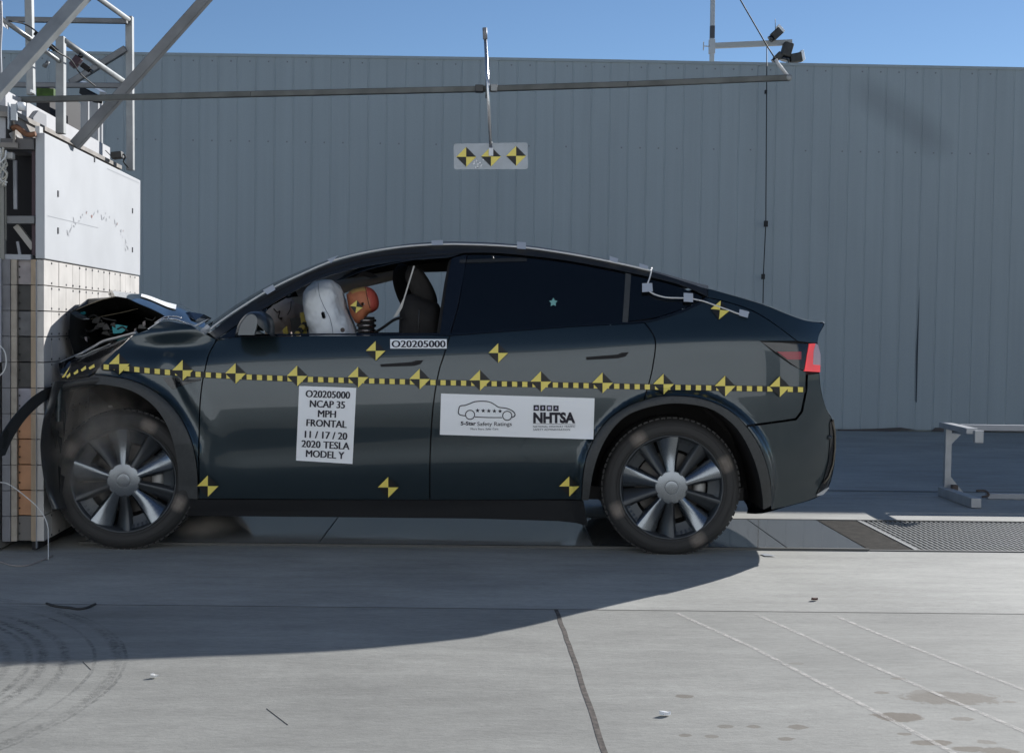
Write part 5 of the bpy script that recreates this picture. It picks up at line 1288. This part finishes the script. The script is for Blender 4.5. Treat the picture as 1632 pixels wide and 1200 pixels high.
mb = MB(); mb.bar(P(1121.5, 67, YM), P(1121, 81, YM), .012, .012); mb.bar(P(1121, 74, YM), P(1132, 74.5, YM), .012, .012); mb.build('handle', PALE, MS)
def mast_cam(px, py, r, ang, label, white):
    e = empty('camera', P(px, py, YM-.08), label, 'camera', 'cameras on the mast arm'); c = P(px, py, YM-.08); u = r/(F/YM)
    ca, sa = math.cos(ang), math.sin(ang); ax = Vector((ca, 0, sa)); az = Vector((-sa, 0, ca))
    mb = MB(); mb.obox(c, ax, Vector((0, 1, 0)), az, (u, u*.8, u*.7), 0, u*.2); mb.build('body', CABLEW if white == 2 else CELLD, e)
    mb = MB(); mb.tube([c-ax*u, c-ax*u*1.3, c-ax*u*1.6], [u*.55, u*.6, u*.65], 0, 14); mb.build('lens', BLACKGLOSS, e)
    if white: 
        mb = MB(); mb.obox(c+ax*u*.95+az*u*.15, ax, Vector((0, 1, 0)), az, (u*.22, u*.9, u*.8), 0, u*.1); mb.build('shield', WHITE, e)
    return e
mast_cam(1238, 54, 9, .75, 'black camera with white shield standing on the mast arm', 1)
mast_cam(1254, 80, 11, 1.3, 'black camera slung under the end of the mast arm', 0)
mast_cam(1269, 93, 10, .2, 'rounded black camera with pale edge just above the wall top', 1)
mast_cam(1240, 91, 7, .8, 'small black camera low beside the rope, under the mast arm', 0)
mb = MB(); mb.tube([P(1235.5, 31, YM), P(1235.8, 48, YM)], .004, 0, 6); tag(recenter(mb.build('antenna', [CABLEB])), 'thin short antenna above the camera with white shield', 'antenna')
YV = YW-.12
mb = MB(); mb.tube([P(1222.3, 72, YV), P(1221.5, 200, YV), P(1220.5, 357, YV), P(1217, 430, YV), P(1214.5, 560, YV)], .006, 0, 6)
for px, py, s_ in ((1220.5, 147, 1.8), (1220.6, 357, 3), (1216.2, 441, 2.6)):
    c = P(px, py, YV); mb.obox(c, Vector((1, 0, 0)), Vector((0, 1, 0)), UZ, (s_/F*YV, .02, s_/F*YV*1.6), 0, .004)
tag(recenter(mb.build('hanging_cable', [CABLEB])), 'thin black cable with knots hanging down the front of the metal wall', 'cable')
# ------------------------------------------------------------------ low steel stand, right
g0_ = gnd(1508, 791); g1_ = gnd(1556, 810)
STM = mat('stand_steel', (.40, .41, .42), .45, .4, noise=.12, nscale=12)
SD = empty('steel_stand', g0_, 'low grey steel stand with two rails in front of the metal wall', 'stand')
ys = g0_.y; u_ = ys/F
mb = MB(); top = P(1509, 680, ys); mb.bar(Vector((g0_.x, ys, .05)), Vector((g0_.x, ys, top.z)), 10*u_, 10*u_, 0, (0, 1, 0)); mb.build('post', STM, SD)
mb = MB(); mb.bar(Vector((g0_.x-.02, ys+.02, .035)), Vector((g1_.x, g1_.y, .035)), .07, .066, 0, (0, 0, 1), .004); mb.build('foot', STM, SD)
mb = MB(); mb.bar(Vector((g0_.x-.02, ys+.02, top.z+.012)), Vector((g1_.x-.02, g1_.y+.06, top.z+.012)), .075, .040, 0, (0, 0, 1), .004); mb.obox(Vector((g1_.x, g1_.y, top.z-.02)), Vector((1, 0, 0)), Vector((0, 1, 0)), UZ, (.03, .02, .042), 0, .004); mb.build('top_arm', STM, SD)
for pts in ([(1514, 690), (1532, 692), (1514, 710)], [(1514, 758), (1514, 781), (1535, 784)]):
    mb = MB(); mb.prism([P(p[0], p[1], ys-.02) for p in pts], (0, .008, 0)); mb.build('gusset', STM, SD)
for y_ in (681, 790):
    a = P(1530 if y_ < 700 else 1572, y_, ys-.12); mb = MB(); mb.bar(a, a+Vector((2.2, 0, 0)), .045, .042, 0, (0, 0, 1), .004); mb.build('rail', mat('rail_steel', (.34, .35, .37), .5, .3), SD)
mb = MB(); mb.tube(cr([P(*p) for p in ((1556, 782, ys-.25), (1570, 782, ys-.25), (1576, 789, ys-.25), (1565, 792, ys-.25))], 4), .008, 0, 6); mb.obox(P(1521, 777, ys-.08), Vector((1, 0, 0)), Vector((0, 1, 0)), UZ, (.02, .02, .02), 0); mb.build('strap', mat('strap_brown', (.09, .07, .06), .8), SD)
# ------------------------------------------------------------------ loose wires and debris
def wire(pts, r, m, label, cat='wire', name='wire'):
    mb = MB(); mb.tube(cr(pts, 5), r, 0, 6); return tag(recenter(mb.build(name, [m])), label, cat)
wire([P(*p, 6.36) for p in ((-6, 547), (2, 553), (8, 562), (10, 578), (6, 592), (-4, 602))], .003, CABLEW, 'white wire looping at the left edge of the barrier side')
wire([P(*p, 6.33) for p in ((-6, 768), (10, 770), (24, 778), (42, 792), (58, 806), (70, 822), (76, 838), (77, 852))]+[gnd(77, 893)+Vector((0, 0, .004))], .0026, CABLEW, 'thin white wire draped in front of the orange load cells')
wire([gnd(*p)+Vector((0, 0, .005)) for p in ((-8, 893), (8, 899), (24, 903), (44, 902), (62, 896), (84, 887))], .004, mat('wire_grey', (.32, .29, .27), .6), 'pale wire lying curved on the shaded concrete by the barrier')
wire([gnd(*p)+Vector((0, 0, .005)) for p in ((74, 963), (86, 967), (100, 969), (112, 970), (124, 972), (138, 970), (152, 964))], .005, mat('hose_dull', (.03, .03, .03), .7), 'short black hose scrap on the shaded concrete', 'debris', 'hose_scrap')
def scrap(px, py, s_, m, label, name='debris', h=.006):
    mb = MB(); c = gnd(px, py); n_ = 6; pts = []
    for k in range(n_):
        a = 2*math.pi*k/n_; r = s_*random.uniform(.55, 1.1); pts.append((c.x+r*math.cos(a), c.y+r*.6*math.sin(a), .004))
    mb.prism(pts, (0, 0, h)); 
    for v in mb.b.verts:
        if v.co.z > .006: v.co.z += random.uniform(0, h); v.co.x += random.uniform(-.3, .3)*s_
    return tag(recenter(mb.build(name, [m], recalc=True)), label, 'debris')
PALED = mat('debris_pale', (.66, .65, .62), .5)
scrap(245, 1080, .016, PALED, 'small pale shard on sunlit concrete beside the scraped rings', h=.006)
scrap(1061, 1140, .020, mat('debris_white', (.75, .76, .78), .4), 'curled white scrap lying on the concrete in the foreground', h=.006)
scrap(1298, 957, .016, mat('debris_rust', (.10, .05, .04), .7), 'small dark scrap on the pale slab behind the car')
wire([gnd(*p)+Vector((0, 0, .0008)) for p in ((425, 1129), (442, 1142), (459, 1155))], .0009, mat('twig', (.14, .12, .11), .8), 'thin dark twig on the sunlit foreground concrete', 'twig', 'twig')
wire([gnd(*p)+Vector((0, 0, .0008)) for p in ((132, 1054), (140, 1062), (145, 1067))], .0009, mat('twig', (.14, .12, .11)), 'short dark twig beside the scraped rings', 'twig', 'twig')
# strip of tape at the trench edge behind the wheel
mb = MB(); mb.face([gnd(1222, 881.5, .0045), gnd(1237, 886, .0045), gnd(1219, 885.5, .0045), gnd(1211, 882, .0045)]); tag(recenter(mb.build('tape_strip', [SILVERT])), 'pale tape scrap on the trench edging behind the rear wheel', 'tape')
# ------------------------------------------------------------------ dust thrown up at the impact
def dust(c, r, dens, label):
    b = bmesh.new(); bmesh.ops.create_icosphere(b, subdivisions=3, radius=1.0)
    me = bpy.data.meshes.new('dust_cloud')
    for v in b.verts: v.co = Vector((v.co.x*r[0], v.co.y*r[1], v.co.z*r[2]))
    b.to_mesh(me); b.free(); o = bpy.data.objects.new('dust_cloud', me); COL.objects.link(o); o.location = c
    m = bpy.data.materials.new('dust'); m.use_nodes = True; n = m.node_tree.nodes; l = m.node_tree.links; n.remove(n['Principled BSDF'])
    v = n.new('ShaderNodeVolumePrincipled'); v.inputs['Color'].default_value = (.95, .86, .76, 1); v.inputs['Anisotropy'].default_value = .2
    tc = n.new('ShaderNodeTexCoord'); mp = n.new('ShaderNodeMapping'); mp.inputs['Scale'].default_value = (1/r[0], 1/r[1], 1/r[2]); l.new(tc.outputs['Object'], mp.inputs[0])
    ln = n.new('ShaderNodeVectorMath'); ln.operation = 'LENGTH'; l.new(mp.outputs[0], ln.inputs[0])
    fo = n.new('ShaderNodeMapRange'); fo.inputs[1].default_value = .25; fo.inputs[2].default_value = 1.0; fo.inputs[3].default_value = 1; fo.inputs[4].default_value = 0; l.new(ln.outputs['Value'], fo.inputs[0])
    no = n.new('ShaderNodeTexNoise'); no.inputs['Scale'].default_value = 7; no.inputs['Detail'].default_value = 4; l.new(tc.outputs['Object'], no.inputs[0])
    nr_ = n.new('ShaderNodeMapRange'); nr_.inputs[1].default_value = .38; nr_.inputs[2].default_value = .68; nr_.inputs[3].default_value = 0; nr_.inputs[4].default_value = dens; l.new(no.outputs[0], nr_.inputs[0])
    mu = n.new('ShaderNodeMath'); mu.operation = 'MULTIPLY'; l.new(fo.outputs[0], mu.inputs[0]); l.new(nr_.outputs[0], mu.inputs[1]); l.new(mu.outputs[0], v.inputs['Density'])
    l.new(v.outputs[0], n['Material Output'].inputs['Volume']); me.materials.append(m); o['kind'] = 'stuff'; o['label'] = label; o['category'] = 'dust'; return o
dust(P(150, 700, 6.60), (.34, .30, .40), 8.0, 'thin brown dust hanging around the crushed front wheel arch')
dust(P(325, 838, 6.75), (.20, .22, .07), 6.5, 'low puff of brown dust on the trench cover behind the front wheel')
